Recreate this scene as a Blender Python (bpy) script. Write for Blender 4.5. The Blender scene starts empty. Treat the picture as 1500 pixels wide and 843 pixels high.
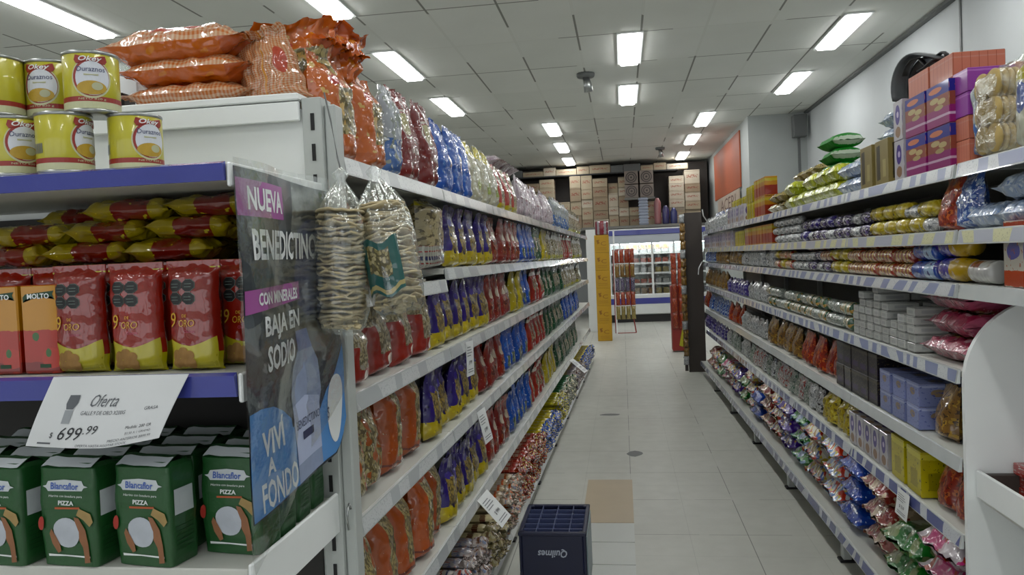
import bpy, math, random
from mathutils import Vector, Matrix, noise
random.seed(7)
R = math.radians; PI = math.pi
SC = bpy.context.scene; COL = SC.collection
# ---------------------------------------------------------------- camera, world, exposure
F_PX = 1150.0; EYE = Vector((0, 0, 1.5))
def cam_axes(pitch, yaw, roll):
    right = Vector((math.cos(yaw), math.sin(yaw), 0)); fwd = Vector((-math.sin(yaw), math.cos(yaw), 0)); up = Vector((0, 0, 1))
    f = fwd*math.cos(pitch) + up*math.sin(pitch); u = up*math.cos(pitch) - fwd*math.sin(pitch)
    r = right*math.cos(roll) + u*math.sin(roll); u = u*math.cos(roll) - right*math.sin(roll)
    return r, u, f
AX = cam_axes(R(-2.05), R(8.08), R(-2.43))
cd = bpy.data.cameras.new('camera'); cam = bpy.data.objects.new('camera', cd); COL.objects.link(cam)
m = Matrix((AX[0], AX[1], -AX[2])).transposed().to_4x4(); m.translation = EYE
cam.matrix_world = m
cd.sensor_width = 36; cd.lens = 36*F_PX/1500; cd.clip_start = .05; cd.clip_end = 60
SC.camera = cam
SC.view_settings.view_transform = 'Standard'; SC.view_settings.look = 'None'
SC.view_settings.gamma = 1; SC.view_settings.use_curve_mapping = False
SC.view_settings.exposure = 0.45
LAMP = 14.0
w = bpy.data.worlds.new('world'); SC.world = w; w.use_nodes = True
w.node_tree.nodes['Background'].inputs[0].default_value = (.95, .97, 1, 1)
w.node_tree.nodes['Background'].inputs[1].default_value = 1.05
# front line of the shelves: left run stands slightly turned, right run too
def xl(y): return -.76 + .022*y
def xr(y): return 1.08 - .010*y
def px_of(p):
    d = Vector(p) - EYE
    return 750 + F_PX*d.dot(AX[0])/d.dot(AX[2])
def yl(px, z):
    a, b = 1.2, 30
    for _ in range(40):
        c = (a+b)/2
        if px_of((xl(c), c, z)) < px: a = c
        else: b = c
    return a
def yr(px, z):
    a, b = 1.2, 30
    for _ in range(40):
        c = (a+b)/2
        if px_of((xr(c), c, z)) > px: a = c
        else: b = c
    return a
# ---------------------------------------------------------------- materials
def lin(h):
    if not isinstance(h, str): return (*h, 1)
    h = h.lstrip('#'); o = []
    for i in (0, 2, 4):
        c = int(h[i:i+2], 16)/255
        o.append(c/12.92 if c <= .04045 else ((c+.055)/1.055)**2.4)
    return (*o, 1)
class NT:
    def __init__(s, name):
        s.m = bpy.data.materials.new(name); s.m.use_nodes = True
        s.t = s.m.node_tree; s.b = s.t.nodes['Principled BSDF']; s.out = s.t.nodes['Material Output']
    def n(s, typ, **kw):
        o = s.t.nodes.new(typ)
        for k, v in kw.items(): setattr(o, k, v)
        return o
    def put(s, sock, v):
        if isinstance(v, bpy.types.NodeSocket): s.t.links.new(v, sock)
        else: sock.default_value = v
    def math(s, op, a, b=0.0, c=0.0):
        o = s.n('ShaderNodeMath', operation=op); s.put(o.inputs[0], a); s.put(o.inputs[1], b); s.put(o.inputs[2], c); return o.outputs[0]
    def mix(s, f, a, b):
        o = s.n('ShaderNodeMix', data_type='RGBA'); s.put(o.inputs[0], f)
        s.put(o.inputs[6], lin(a) if isinstance(a, (str, tuple)) else a); s.put(o.inputs[7], lin(b) if isinstance(b, (str, tuple)) else b); return o.outputs[2]
    def noise(s, vec, scale, detail=2.0, col=False):
        o = s.n('ShaderNodeTexNoise'); s.put(o.inputs['Vector'], vec); o.inputs['Scale'].default_value = scale; o.inputs['Detail'].default_value = detail
        return o.outputs[1 if col else 0]
    def tc(s, k): 
        if not hasattr(s, '_tc'): s._tc = s.n('ShaderNodeTexCoord')
        return s._tc.outputs[k]
    def bump(s, h, dist, strength=1.0, nrm='Normal'):
        o = s.n('ShaderNodeBump'); s.put(o.inputs['Height'], h); o.inputs['Distance'].default_value = dist; o.inputs['Strength'].default_value = strength
        s.t.links.new(o.outputs[0], s.b.inputs[nrm]); return o.outputs[0]
def flat(name, col, rough=.5, metal=0, var=0, scale=6, coat=0, bump=0, bscale=30):
    t = NT(name); t.b.inputs['Roughness'].default_value = rough; t.b.inputs['Metallic'].default_value = metal
    t.b.inputs['Coat Weight'].default_value = coat
    if var:
        c = lin(col); d = tuple(x*(1-var) for x in c[:3])
        t.put(t.b.inputs['Base Color'], t.mix(t.noise(t.tc('Object'), scale, 4), tuple(min(1, x*(1+var*.6)) for x in c[:3]), d))
    else: t.b.inputs['Base Color'].default_value = lin(col)
    if bump: t.bump(t.noise(t.tc('Object'), bscale, 3), bump)
    return t.m
def pack(name, base, regs=(), rough=.34, coat=1.0, crinkle=.006, cscale=28, distort=.03, var=.10):
    """printed packaging: colour regions laid out in the pack's own UV, plastic crinkle bump"""
    t = NT(name)
    uv = t.tc('UV')
    nz = t.noise(uv, 5, 2, True)
    v1 = t.n('ShaderNodeVectorMath', operation='SUBTRACT'); t.put(v1.inputs[0], nz); v1.inputs[1].default_value = (.5, .5, .5)
    v2 = t.n('ShaderNodeVectorMath', operation='MULTIPLY_ADD'); t.put(v2.inputs[0], v1.outputs[0]); v2.inputs[1].default_value = (distort*2,)*3; t.put(v2.inputs[2], uv)
    sp = t.n('ShaderNodeSeparateXYZ'); t.put(sp.inputs[0], v2.outputs[0]); U, V = sp.outputs[0], sp.outputs[1]
    def lim(f, a):
        if len(a) >= 2: f = t.math('MULTIPLY', f, t.math('COMPARE', V, a[0], a[1]))
        if len(a) >= 4: f = t.math('MULTIPLY', f, t.math('COMPARE', U, a[2], a[3]))
        return f
    c = lin(base)
    rgb = t.n('ShaderNodeRGB'); rgb.outputs[0].default_value = c; c = rgb.outputs[0]
    for r in regs:
        k = r[0]
        if k == 'v': f = t.math('COMPARE', V, r[1], r[2]); c = t.mix(f, c, r[3])
        elif k == 'r': f = t.math('MULTIPLY', t.math('COMPARE', U, r[1], r[3]), t.math('COMPARE', V, r[2], r[4])); c = t.mix(f, c, r[5])
        elif k in 'eo':
            a = t.math('DIVIDE', t.math('SUBTRACT', U, r[1]), r[3]); b = t.math('DIVIDE', t.math('SUBTRACT', V, r[2]), r[4])
            d = t.math('ADD', t.math('MULTIPLY', a, a), t.math('MULTIPLY', b, b))
            f = t.math('LESS_THAN', d, 1.0) if k == 'e' else t.math('COMPARE', d, 1.0, .16)
            c = t.mix(f, c, r[5])
        elif k == 'n':
            f = t.math('GREATER_THAN', t.noise(uv, r[1], 2), r[2]); c = t.mix(lim(f, r[4:]), c, r[3])
        elif k == 'c':                           # cells: scale, colour a, colour b, limits
            o = t.n('ShaderNodeTexVoronoi'); t.put(o.inputs['Vector'], uv); o.inputs['Scale'].default_value = r[1]
            s2 = t.n('ShaderNodeSeparateXYZ'); t.put(s2.inputs[0], o.outputs['Color'])
            cc = t.mix(s2.outputs[0], r[2], r[3]); cc = t.mix(t.math('GREATER_THAN', o.outputs['Distance'], .55), cc, tuple(x*.45 for x in lin(r[3])[:3]))
            c = t.mix(lim(t.math('ADD', 1.0, 0.0), r[4:]), c, cc)
        elif k == 'm':                           # confetti of many colours
            o = t.n('ShaderNodeTexVoronoi'); t.put(o.inputs['Vector'], uv); o.inputs['Scale'].default_value = r[1]
            s2 = t.n('ShaderNodeSeparateXYZ'); t.put(s2.inputs[0], o.outputs['Color'])
            cr = t.n('ShaderNodeValToRGB'); cr.color_ramp.interpolation = 'CONSTANT'; e = cr.color_ramp.elements
            cols = r[2]; e[0].color = lin(cols[0]); e[1].position = 1/len(cols); e[1].color = lin(cols[1])
            for i in range(2, len(cols)): q = e.new(i/len(cols)); q.color = lin(cols[i])
            t.put(cr.inputs[0], s2.outputs[0]); c = t.mix(lim(t.math('ADD', 1.0, 0.0), r[3:]), c, cr.outputs[0])
        elif k == 's':                           # stripes: axis, freq, duty, colour, limits
            ax = U if r[1] == 'u' else V
            f = t.math('LESS_THAN', t.math('FRACT', t.math('MULTIPLY', ax, r[2])), r[3]); c = t.mix(lim(f, r[5:]), c, r[4])
        elif k == 'g':                           # gingham: freq u, freq v, colour
            a = t.math('LESS_THAN', t.math('FRACT', t.math('MULTIPLY', U, r[1])), .5); b = t.math('LESS_THAN', t.math('FRACT', t.math('MULTIPLY', V, r[2])), .5)
            f = t.math('MULTIPLY', t.math('ADD', a, b), .5); c = t.mix(lim(f, r[4:]), c, r[3])
    oi = t.n('ShaderNodeObjectInfo')
    h = t.n('ShaderNodeHueSaturation'); t.put(h.inputs['Color'], c)
    h.inputs['Saturation'].default_value = 1.08; t.put(h.inputs['Value'], t.math('MULTIPLY_ADD', oi.outputs['Random'], var*2, .84-var))
    t.put(t.b.inputs['Base Color'], h.outputs[0])
    t.b.inputs['Roughness'].default_value = rough; t.b.inputs['Coat Weight'].default_value = coat; t.b.inputs['Coat Roughness'].default_value = .06; t.b.inputs['Coat IOR'].default_value = 1.6; t.b.inputs['Specular IOR Level'].default_value = .3
    if crinkle:
        t.bump(t.noise(t.tc('Object'), cscale*.6, 2), crinkle*.6, 1.0)
        rn = t.n('ShaderNodeTexNoise', noise_type='RIDGED_MULTIFRACTAL'); t.put(rn.inputs['Vector'], t.tc('Object')); rn.inputs['Scale'].default_value = cscale*.8; rn.inputs['Detail'].default_value = 2.0; rn.inputs['Distortion'].default_value = .6
        bp = t.bump(t.math('ADD', t.math('MULTIPLY', rn.outputs[0], .5), t.noise(t.tc('Object'), cscale, 1)), crinkle*1.5, 1.0, 'Coat Normal')
    return t.m
def film(name, tint=(1, 1, 1), base=.10, rough=.12, crinkle=.012, cscale=22):
    t = NT(name)
    tr = t.n('ShaderNodeBsdfTransparent'); gl = t.n('ShaderNodeBsdfGlossy'); gl.inputs['Roughness'].default_value = rough; gl.inputs['Color'].default_value = (.9, .95, .93, 1)
    df = t.n('ShaderNodeBsdfDiffuse'); df.inputs['Color'].default_value = (.75, .8, .78, 1); tr.inputs['Color'].default_value = (*tint, 1)
    lw = t.n('ShaderNodeLayerWeight'); lw.inputs['Blend'].default_value = .35
    nz = t.noise(t.tc('Object'), cscale, 4)
    b = t.n('ShaderNodeBump'); b.inputs['Distance'].default_value = crinkle; t.put(b.inputs['Height'], nz); t.put(gl.inputs['Normal'], b.outputs[0]); t.put(lw.inputs['Normal'], b.outputs[0])
    m1 = t.n('ShaderNodeMixShader'); t.put(m1.inputs[0], t.math('MULTIPLY_ADD', lw.outputs['Facing'], .55, base)); t.put(m1.inputs[1], tr.outputs[0]); t.put(m1.inputs[2], gl.outputs[0])
    m2 = t.n('ShaderNodeMixShader'); t.put(m2.inputs[0], t.math('MULTIPLY', t.math('GREATER_THAN', nz, .56), .10)); t.put(m2.inputs[1], m1.outputs[0]); t.put(m2.inputs[2], df.outputs[0])
    t.put(t.out.inputs['Surface'], m2.outputs[0]); return t.m
M = {}
M['shelf'] = flat('shelf_enamel', '#c2c4bd', .38, 0, .12, 5)
M['shelf_dark'] = flat('shelf_back_shaded', '#6a6b66', .5, 0, .12, 5)  # shelf enamel darkened, shade inside the shelves put into its colour
M['rail'] = flat('rail_plastic', '#bcc1c0', .25, 0, .1, 14, .5)
M['upright'] = flat('upright_enamel', '#b0b5b2', .45, 0, .06, 9)
M['white'] = flat('white_enamel', '#e2e6e5', .5, 0, .05, 7)
M['slot'] = flat('slot_black', '#101112', .7)
M['black'] = flat('black_plastic', '#17181a', .45)
M['grey'] = flat('grey_plastic', '#5d605f', .5)
M['paper'] = flat('white_paper', '#d9dcdb', .55)
M['ink'] = flat('ink', '#26282c', .6)
M['inkg'] = flat('ink_grey', '#6d7276', .6)
M['blue'] = flat('blue_rail', '#3c4396', .25, 0, .1, 12, .6, .001, 40)
M['wall'] = flat('wall_paint', '#c2c7c8', .8, 0, .12, 1.3)
M['column'] = flat('column_paint', '#a9aeac', .8, 0, .1, 2)
M['crate'] = flat('crate_plastic', '#171c38', .38, 0, .12, 20)
M['crate_logo'] = flat('crate_print', '#a9b0be', .5)
M['steel'] = flat('steel', '#a0a3a2', .3, .9)
M['orange_wall'] = flat('orange_panel', '#a04a22', .6, 0, .15, 2)
M['brown'] = flat('dark_brown_board', '#3c3530', .55, 0, .2, 3)
M['red'] = flat('red_paint', '#8d2a22', .45)
M['wcol'] = flat('pale_label', '#cfd3c8', .5)
M['text_w'] = flat('white_print', '#d8dcdc', .5)
M['film'] = film('clear_film')
M['film2'] = film('clear_film_soft', base=.16, crinkle=.02)
M['glass'] = film('fridge_glass', base=.05, rough=.03, crinkle=0.0)
# striped price strip: white cards slotted in a bluish rail
def strip_mat(name, a, b, f, duty):
    t = NT(name); sp = t.n('ShaderNodeSeparateXYZ'); t.put(sp.inputs[0], t.tc('Object'))
    y = t.math('ADD', sp.outputs[1], t.math('MULTIPLY', t.noise(t.tc('Object'), 1.2, 2), 1.2))
    s = t.math('LESS_THAN', t.math('FRACT', t.math('MULTIPLY', y, f)), duty)
    nz = t.noise(t.tc('Object'), 160, 1)
    c = t.mix(t.math('MULTIPLY', t.math('GREATER_THAN', nz, .62), .3), b, '#5c6270')
    t.put(t.b.inputs['Base Color'], t.mix(s, a, c)); t.b.inputs['Roughness'].default_value = .22; t.b.inputs['Coat Weight'].default_value = .5
    return t.m
M['strip_l'] = strip_mat('price_strip_pale', '#b4b9ba', '#cdd1d1', 3.2, .6)
M['strip_r'] = strip_mat('price_strip_blue', '#8b93b0', '#c9cdcf', 7.0, .5)
M['strip_rb'] = strip_mat('price_strip_deep_blue', '#4a5286', '#b9bdc4', 6.0, .35)
M['strip_y'] = strip_mat('price_strip_cream', '#a9adb8', '#c9c8a0', 6.0, .5)
def lamp_mat():
    t = NT('lamp_tube_light'); e = t.n('ShaderNodeEmission'); e.inputs[0].default_value = (1, 1, .99, 1); e.inputs[1].default_value = LAMP
    t.put(t.out.inputs['Surface'], e.outputs[0]); return t.m
M['lamp'] = lamp_mat()
def glow_mat(s):
    t = NT('fridge_tube_light'); e = t.n('ShaderNodeEmission'); e.inputs[0].default_value = (.93, 1, 1, 1); e.inputs[1].default_value = s
    t.put(t.out.inputs['Surface'], e.outputs[0]); return t.m
M['tube'] = glow_mat(22.0)
def floor_mat():
    t = NT('floor_tiles'); P = t.tc('Object')
    def grid(px, py, wx):
        b = t.n('ShaderNodeTexBrick'); t.put(b.inputs['Vector'], P); b.offset = 0; b.inputs['Scale'].default_value = 1
        b.inputs['Brick Width'].default_value = px; b.inputs['Row Height'].default_value = py; b.inputs['Mortar Size'].default_value = wx; b.inputs['Mortar Smooth'].default_value = .3
        return b.outputs['Fac']
    n1 = t.noise(P, 1.1, 4); n2 = t.noise(P, 9, 4)
    mp = t.n('ShaderNodeMapping'); mp.inputs['Scale'].default_value = (3, 40, 1); t.put(mp.inputs[0], P)
    n3 = t.noise(mp.outputs[0], 2, 2)
    c = t.mix(n1, '#cccdc4', '#afb0a8'); c = t.mix(t.math('MULTIPLY', n2, .3), c, '#8f918a'); c = t.mix(t.math('MULTIPLY', n3, .25), c, '#c0c2b9')
    g = t.math('MULTIPLY', grid(.6, .6, .0025), t.math('GREATER_THAN', t.noise(P, 2.2, 1), .42)); c = t.mix(t.math('MULTIPLY', g, .75), c, '#4a4b47')
    g = t.math('MULTIPLY', grid(.3, .3, .0015), .25); c = t.mix(g, c, '#5a5b56')
    t.put(t.b.inputs['Base Color'], c); t.put(t.b.inputs['Roughness'], t.math('MULTIPLY_ADD', n2, .25, .32)); return t.m
M['floor'] = floor_mat()
def ceil_mat():
    t = NT('ceiling_tiles'); P = t.tc('Object')
    mp = t.n('ShaderNodeMapping'); mp.inputs['Location'].default_value = (-.27+.635*20, -8.04+1.22*20, 0); t.put(mp.inputs[0], P)
    b = t.n('ShaderNodeTexBrick'); t.put(b.inputs['Vector'], mp.outputs[0]); b.offset = 0; b.inputs['Scale'].default_value = 1
    b.inputs['Brick Width'].default_value = .635; b.inputs['Row Height'].default_value = 1.22; b.inputs['Mortar Size'].default_value = .011; b.inputs['Mortar Smooth'].default_value = .2; b.inputs['Bias'].default_value = 0
    b.inputs['Color1'].default_value = (.70, .72, .68, 1); b.inputs['Color2'].default_value = (.76, .775, .74, 1)
    n = t.noise(P, 1.6, 4); c = t.mix(t.math('MULTIPLY', n, .3), b.outputs['Color'], '#b4b6ae')
    seam = t.mix(t.math('GREATER_THAN', t.noise(P, .8, 2), .5), '#d6d8d2', '#83847e')
    t.put(t.b.inputs['Base Color'], t.mix(b.outputs['Fac'], c, seam)); t.b.inputs['Roughness'].default_value = .85
    return t.m
M['ceiling'] = ceil_mat()
def card_mat(name, a, b, red='#8d4a3c'):
    t = NT(name); P = t.tc('UV')
    c = t.mix(t.noise(t.tc('Object'), 6, 3), a, b); sp = t.n('ShaderNodeSeparateXYZ'); t.put(sp.inputs[0], P)
    f = t.math('MULTIPLY', t.math('COMPARE', sp.outputs[1], .55, .12), t.math('GREATER_THAN', t.noise(P, 9, 2), .5))
    f = t.math('MULTIPLY', f, t.math('COMPARE', sp.outputs[0], .5, .38)); c = t.mix(t.math('MULTIPLY', f, .75), c, red)
    c = t.mix(t.math('COMPARE', sp.outputs[1], .93, .012), c, '#5a4a38')
    t.put(t.b.inputs['Base Color'], c); t.b.inputs['Roughness'].default_value = .8; return t.m
M['card1'] = card_mat('cardboard_tan', '#aca08a', '#94886f'); M['card2'] = card_mat('cardboard_pale', '#bdb4a2', '#a39a88'); M['card3'] = card_mat('cardboard_brown', '#988871', '#7f705b', '#7a2c22')
# ---------------------------------------------------------------- mesh building
class MB:
    def __init__(s): s.v = []; s.f = []; s.m = []; s.uv = []
    def add(s, vs, fs, uvs=None, mi=0, T=None):
        o = len(s.v)
        if T is not None: vs = [T @ Vector(p) for p in vs]
        s.v += [tuple(p) for p in vs]; s.f += [tuple(o+i for i in f) for f in fs]; s.m += [mi]*len(fs)
        s.uv += list(uvs) if uvs else [(0, 0)]*len(vs)
        return s
    def box(s, x0, x1, y0, y1, z0, z1, mi=0, b=0, T=None):
        """box with chamfered edges of width b"""
        if x1 < x0: x0, x1 = x1, x0
        if y1 < y0: y0, y1 = y1, y0
        if z1 < z0: z0, z1 = z1, z0
        b = min(b, (x1-x0)*.45, (y1-y0)*.45, (z1-z0)*.45)
        L, H = (x0, y0, z0), (x1, y1, z1); vs = []; uv = []; idx = {}
        for ax in range(3):
            for sd in (0, 1):
                o = [a for a in range(3) if a != ax]
                for i in (0, 1):
                    for j in (0, 1):
                        p = [0, 0, 0]; p[ax] = H[ax] if sd else L[ax]
                        p[o[0]] = (H[o[0]]-b) if i else (L[o[0]]+b); p[o[1]] = (H[o[1]]-b) if j else (L[o[1]]+b)
                        key = [0, 0, 0]; key[ax] = sd; key[o[0]] = i; key[o[1]] = j
                        idx[(ax, tuple(key))] = len(vs); vs.append(p)
                        uv.append((i, j))
        fs = []
        for ax in range(3):
            o = [a for a in range(3) if a != ax]
            for sd in (0, 1):
                q = []
                for i, j in ((0, 0), (1, 0), (1, 1), (0, 1)):
                    k = [0, 0, 0]; k[ax] = sd; k[o[0]] = i; k[o[1]] = j; q.append(idx[(ax, tuple(k))])
                if (sd == 0) ^ (ax == 1): q.reverse()
                fs.append(q)
        if b > 0:
            for ax in range(3):       # edges along ax
                o = [a for a in range(3) if a != ax]
                for i in (0, 1):
                    for j in (0, 1):
                        k0 = [0, 0, 0]; k0[o[0]] = i; k0[o[1]] = j; k1 = list(k0); k1[ax] = 1
                        q = [idx[(o[0], tuple(k0))], idx[(o[0], tuple(k1))], idx[(o[1], tuple(k1))], idx[(o[1], tuple(k0))]]
                        if (i ^ j) ^ (ax == 1): q.reverse()
                        fs.append(q)
            for i in (0, 1):
                for j in (0, 1):
                    for k in (0, 1):
                        q = [idx[(a, (i, j, k))] for a in range(3)]
                        if not (i ^ j ^ k): q.reverse()
                        fs.append(q)
        return s.add(vs, fs, uv, mi, T)
    def lathe(s, prof, n=20, mi=0, T=None, a0=0):
        vs = []; uv = []; N = len(prof)
        zs = [p[1] for p in prof]; zl, zh = min(zs), max(zs)
        for i in range(n+1):
            a = a0 + 2*PI*i/n
            for r, z in prof: vs.append((r*math.cos(a), r*math.sin(a), z)); uv.append((i/n, (z-zl)/max(1e-6, zh-zl)))
        fs = [(i*N+j, (i+1)*N+j, (i+1)*N+j+1, i*N+j+1) for i in range(n) for j in range(N-1)]
        return s.add(vs, fs, uv, mi, T)
    def tube(s, pts, r, n=8, mi=0, flatten=None):
        pts = [Vector(p) for p in pts]; vs = []; N = len(pts)
        for i, p in enumerate(pts):
            t = (pts[min(N-1, i+1)]-pts[max(0, i-1)]).normalized(); up = Vector((0, 0, 1)) if abs(t.z) < .9 else Vector((0, 1, 0))
            a = t.cross(up).normalized(); b = a.cross(t); rr = r[i] if isinstance(r, (list, tuple)) else r
            fl = flatten or 1
            for k in range(n):
                q = 2*PI*k/n; vs.append(p + a*rr*math.cos(q)*fl + b*rr*math.sin(q))
        fs = [(i*n+k, i*n+(k+1) % n, (i+1)*n+(k+1) % n, (i+1)*n+k) for i in range(N-1) for k in range(n)]
        fs += [tuple(range(n-1, -1, -1)), tuple((N-1)*n+k for k in range(n))]
        return s.add(vs, fs, [(k % n/n, i/N) for i in range(N) for k in range(n)], mi)
    def poly(s, pts2, T, d, mi=0):
        """extruded outline in local xz plane, thickness d along +y"""
        n = len(pts2); vs = [(x, 0, z) for x, z in pts2] + [(x, d, z) for x, z in pts2]
        fs = [tuple(range(n)), tuple(range(2*n-1, n-1, -1))] + [(i+n, (i+1) % n+n, (i+1) % n, i) for i in range(n)]
        return s.add(vs, fs, [(0, 0)]*len(vs), mi, T)
    def mesh(s, name, mats, smooth=False):
        me = bpy.data.meshes.new(name); me.from_pydata(s.v, [], s.f)
        for x in (mats if isinstance(mats, (list, tuple)) else [mats]): me.materials.append(x)
        me.polygons.foreach_set('material_index', s.m)
        ul = me.uv_layers.new(name='UVMap'); buf = []
        for l in me.loops: buf += s.uv[l.vertex_index]
        ul.data.foreach_set('uv', buf)
        if smooth: me.polygons.foreach_set('use_smooth', [True]*len(me.polygons))
        me.update(); return me
def link(name, data, parent=None, loc=(0, 0, 0), rot=(0, 0, 0)):
    o = bpy.data.objects.new(name, data); COL.objects.link(o); o.location = loc; o.rotation_euler = rot
    if parent: o.parent = parent
    return o
def tag(o, label, cat, group=None):
    o['label'] = label; o['category'] = cat
    if group: o['group'] = group
    return o
def struct(name, mb, mats, **k):
    o = link(name, mb.mesh(name, mats)); o['kind'] = 'structure'; return o
_tx = {}
def text_geo(body, shear=0, bold=0):
    key = (body, shear, bold)
    if key not in _tx:
        cu = bpy.data.curves.new('lettering', 'FONT'); cu.body = body; cu.shear = shear; cu.align_x = 'CENTER'; cu.size = 1; cu.resolution_u = 2; cu.offset = bold
        o = bpy.data.objects.new('lettering', cu); COL.objects.link(o)
        dg = bpy.context.evaluated_depsgraph_get(); me = bpy.data.meshes.new_from_object(o.evaluated_get(dg))
        vs = [v.co.copy() for v in me.vertices]; fs = [tuple(p.vertices) for p in me.polygons]
        bpy.data.objects.remove(o); bpy.data.meshes.remove(me); bpy.data.curves.remove(cu)
        xs = [v.x for v in vs]; ys = [v.y for v in vs]; x0, x1, y0, y1 = min(xs), max(xs), min(ys), max(ys)
        _tx[key] = ([((v.x-x0)/(x1-x0)-.5, (v.y-y0)/(y1-y0)-.5) for v in vs], fs)
    return _tx[key]
def put_text(mb, body, cx, cz, w, h, fn, mi, shear=0, bold=0):
    """lettering w x h centred at (cx,cz), each point mapped to the surface by fn(x,z)"""
    vs, fs = text_geo(body, shear, bold)
    mb.add([fn(cx+x*w, cz+z*h) for x, z in vs], fs, None, mi)
def ell(cx, cz, rx, rz, n=20, a0=0): return [(cx+rx*math.cos(a0+2*PI*i/n), cz+rz*math.sin(a0+2*PI*i/n)) for i in range(n)]
def put_shape(mb, pts, fn, mi):
    n = len(pts); cx = sum(p[0] for p in pts)/n; cz = sum(p[1] for p in pts)/n
    vs = []; fs = []; K = 4
    vs.append(fn(cx, cz))
    for k in range(1, K+1):
        for p in pts: vs.append(fn(cx+(p[0]-cx)*k/K, cz+(p[1]-cz)*k/K))
    for i in range(n):
        j = (i+1) % n; fs.append((0, 1+i, 1+j))
        for k in range(K-1): a = 1+k*n; b = a+n; fs.append((a+i, b+i, b+j, a+j))
    mb.add(vs, fs, None, mi)
# ---------------------------------------------------------------- bags
class Bag:
    def __init__(s, w, d, h, seed=0, pillow=False, crumple=.006, fold=.006, flop=0, neck=.72, lump=0, taper=.0):
        s.w, s.d, s.h, s.seed, s.pillow, s.cr, s.fold, s.flop, s.neck, s.lump, s.taper = w, d, h, seed, pillow, crumple, fold, flop, neck, lump, taper
    def T(s, v):
        a = min(1, max(0, (v-s.neck)/(.985-s.neck))); top = (1 - a*a*(3-2*a)) if s.neck > .5 else (1-a**1.35)
        if s.pillow: q = min(1, v/(1-s.neck)); bot = q*q*(3-2*q)
        else: bot = min(1, v/.07)**.5
        return max(.03 if (s.pillow or v > .5) else 0, min(1, top*bot))
    def pt(s, u, v, side, off=0):
        a = 2*u-1; T = s.T(v); e = max(0, 1-abs(a)**2.6)**.55
        x = a*s.w/2*(1-.10*T)*(1-s.taper*v); z = s.h*v; q = noise.noise
        n = q((a*s.w*26+s.seed*7, side*3.1, z*26))*s.cr + q((a*s.w*60, side*5+s.seed, z*9))*s.fold*(1-.6*T)
        if s.lump: n += s.lump*(q((a*s.w*14, side*2+s.seed, z*14))+.3)
        y = side*(s.d/2*T*e + (n+off)*min(1, e*1.6))
        x += q((s.seed*3.3, v*6, 1.7))*s.cr*2*(1-T*.5); y += s.flop*max(0, v-.55)**2*4
        z += q((a*3, s.seed, 4.4))*s.cr*1.2*(v > .9 or (s.pillow and v < .1))
        return Vector((x, y, z))
    def fn(s, off=.0015):
        return lambda x, z: s.pt(min(1, max(0, x/s.w+.5)), min(1, max(0, z/s.h)), -1, off)
    def into(s, mb, nu=12, nv=16, mi=0, T=None, mb_=None):
        for side in (-1, 1):
            vs = [s.pt(i/nu, j/nv, side) for i in range(nu+1) for j in range(nv+1)]
            uv = [((i/nu) if side < 0 else (1-i/nu), j/nv) for i in range(nu+1) for j in range(nv+1)]
            fs = []
            for i in range(nu):
                for j in range(nv):
                    a = i*(nv+1)+j; f = (a, a+nv+1, a+nv+2, a+1); fs.append(f if side < 0 else f[::-1])
            mb.add(vs, fs, uv, mi if side < 0 or mb_ is None else mb_, T)
        return mb
LAY_END = Matrix(((-1, 0, 0, 0), (0, 0, -1, 0), (0, -1, 0, 0), (0, 0, 0, 1)))     # pack lies on its back, top end towards the shopper
LAY_SIDE = Matrix(((0, 0, 1, 0), (1, 0, 0, 0), (0, 1, 0, 0), (0, 0, 0, 1)))
# kinds: name -> list of variants; variant = list of (part name, mesh, parent index); bare single mesh if one part
K = {}
def reg(kind, name, cat, variants, size): K[kind] = dict(name=name, cat=cat, var=variants, size=size)
def spawn(kind, loc, rz=0, label='', group=None, tilt=(0, 0), vi=None):
    k = K[kind]; v = k['var'][random.randrange(len(k['var'])) if vi is None else vi % len(k['var'])]
    if len(v) == 1: r = link(k['name'], v[0][1])
    else:
        r = link(k['name'], None); r.empty_display_size = .05; os_ = []
        for pn, me, pi in v: os_.append(link(pn, me, r if pi is None else os_[pi]))
    r.location = loc; r.rotation_euler = (tilt[0], tilt[1], rz)
    return tag(r, label, k['cat'], group)
def bagkind(kind, name, cat, mat, w, d, h, n=3, lay=None, nu=12, nv=16, sealed=False, **kw):
    vs = []
    for i in range(n):
        b = Bag(w, d, h, seed=i+len(K)*1.7, **kw); mb = MB()
        T = None
        if lay == 'end': T = Matrix.Translation((0, h/2, d*.5)) @ LAY_END
        elif lay == 'side': T = Matrix.Translation((-h/2, 0, d*.5)) @ LAY_SIDE
        b.into(mb, nu, nv, 0, T)
        me = mb.mesh(name, mat, True)
        vs.append([(name, me, None)])
    size = (w, d, h) if not lay else ((w, h, d) if lay == 'end' else (h, w, d))
    reg(kind, name, cat, vs, size)
def boxkind(kind, name, cat, mat, w, d, h, b=.002):
    mb = MB(); mb.box(-w/2, w/2, -d/2, d/2, 0, h, 0, b); reg(kind, name, cat, [[(name, mb.mesh(name, mat), None)]], (w, d, h))
def rollkind(kind, name, cat, mat, L, r, twist=False, end=None):
    """biscuit or sweet roll lying along the shelf"""
    mb = MB(); T = Matrix.Translation((-L/2, 0, r)) @ Matrix.Rotation(PI/2, 4, 'Y')
    pr = [(0, 0), (r*.82, 0), (r*.97, .004), (r, .012), (r, L-.012), (r*.97, L-.004), (r*.82, L), (0, L)]
    if twist: pr = [(0, 0), (r*.9, .0), (r*.35, .02), (r*.85, .035), (r, .05), (r, L-.05), (r*.85, L-.035), (r*.35, L-.02), (r*.9, L), (0, L)]
    mb.lathe(pr, 16, 0, T); reg(kind, name, cat, [[(name, mb.mesh(name, mat, True), None)]], (L, 2*r, 2*r))
ORD = ['first', 'second', 'third', 'fourth', 'fifth', 'sixth', 'seventh', 'eighth', 'ninth']
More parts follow.
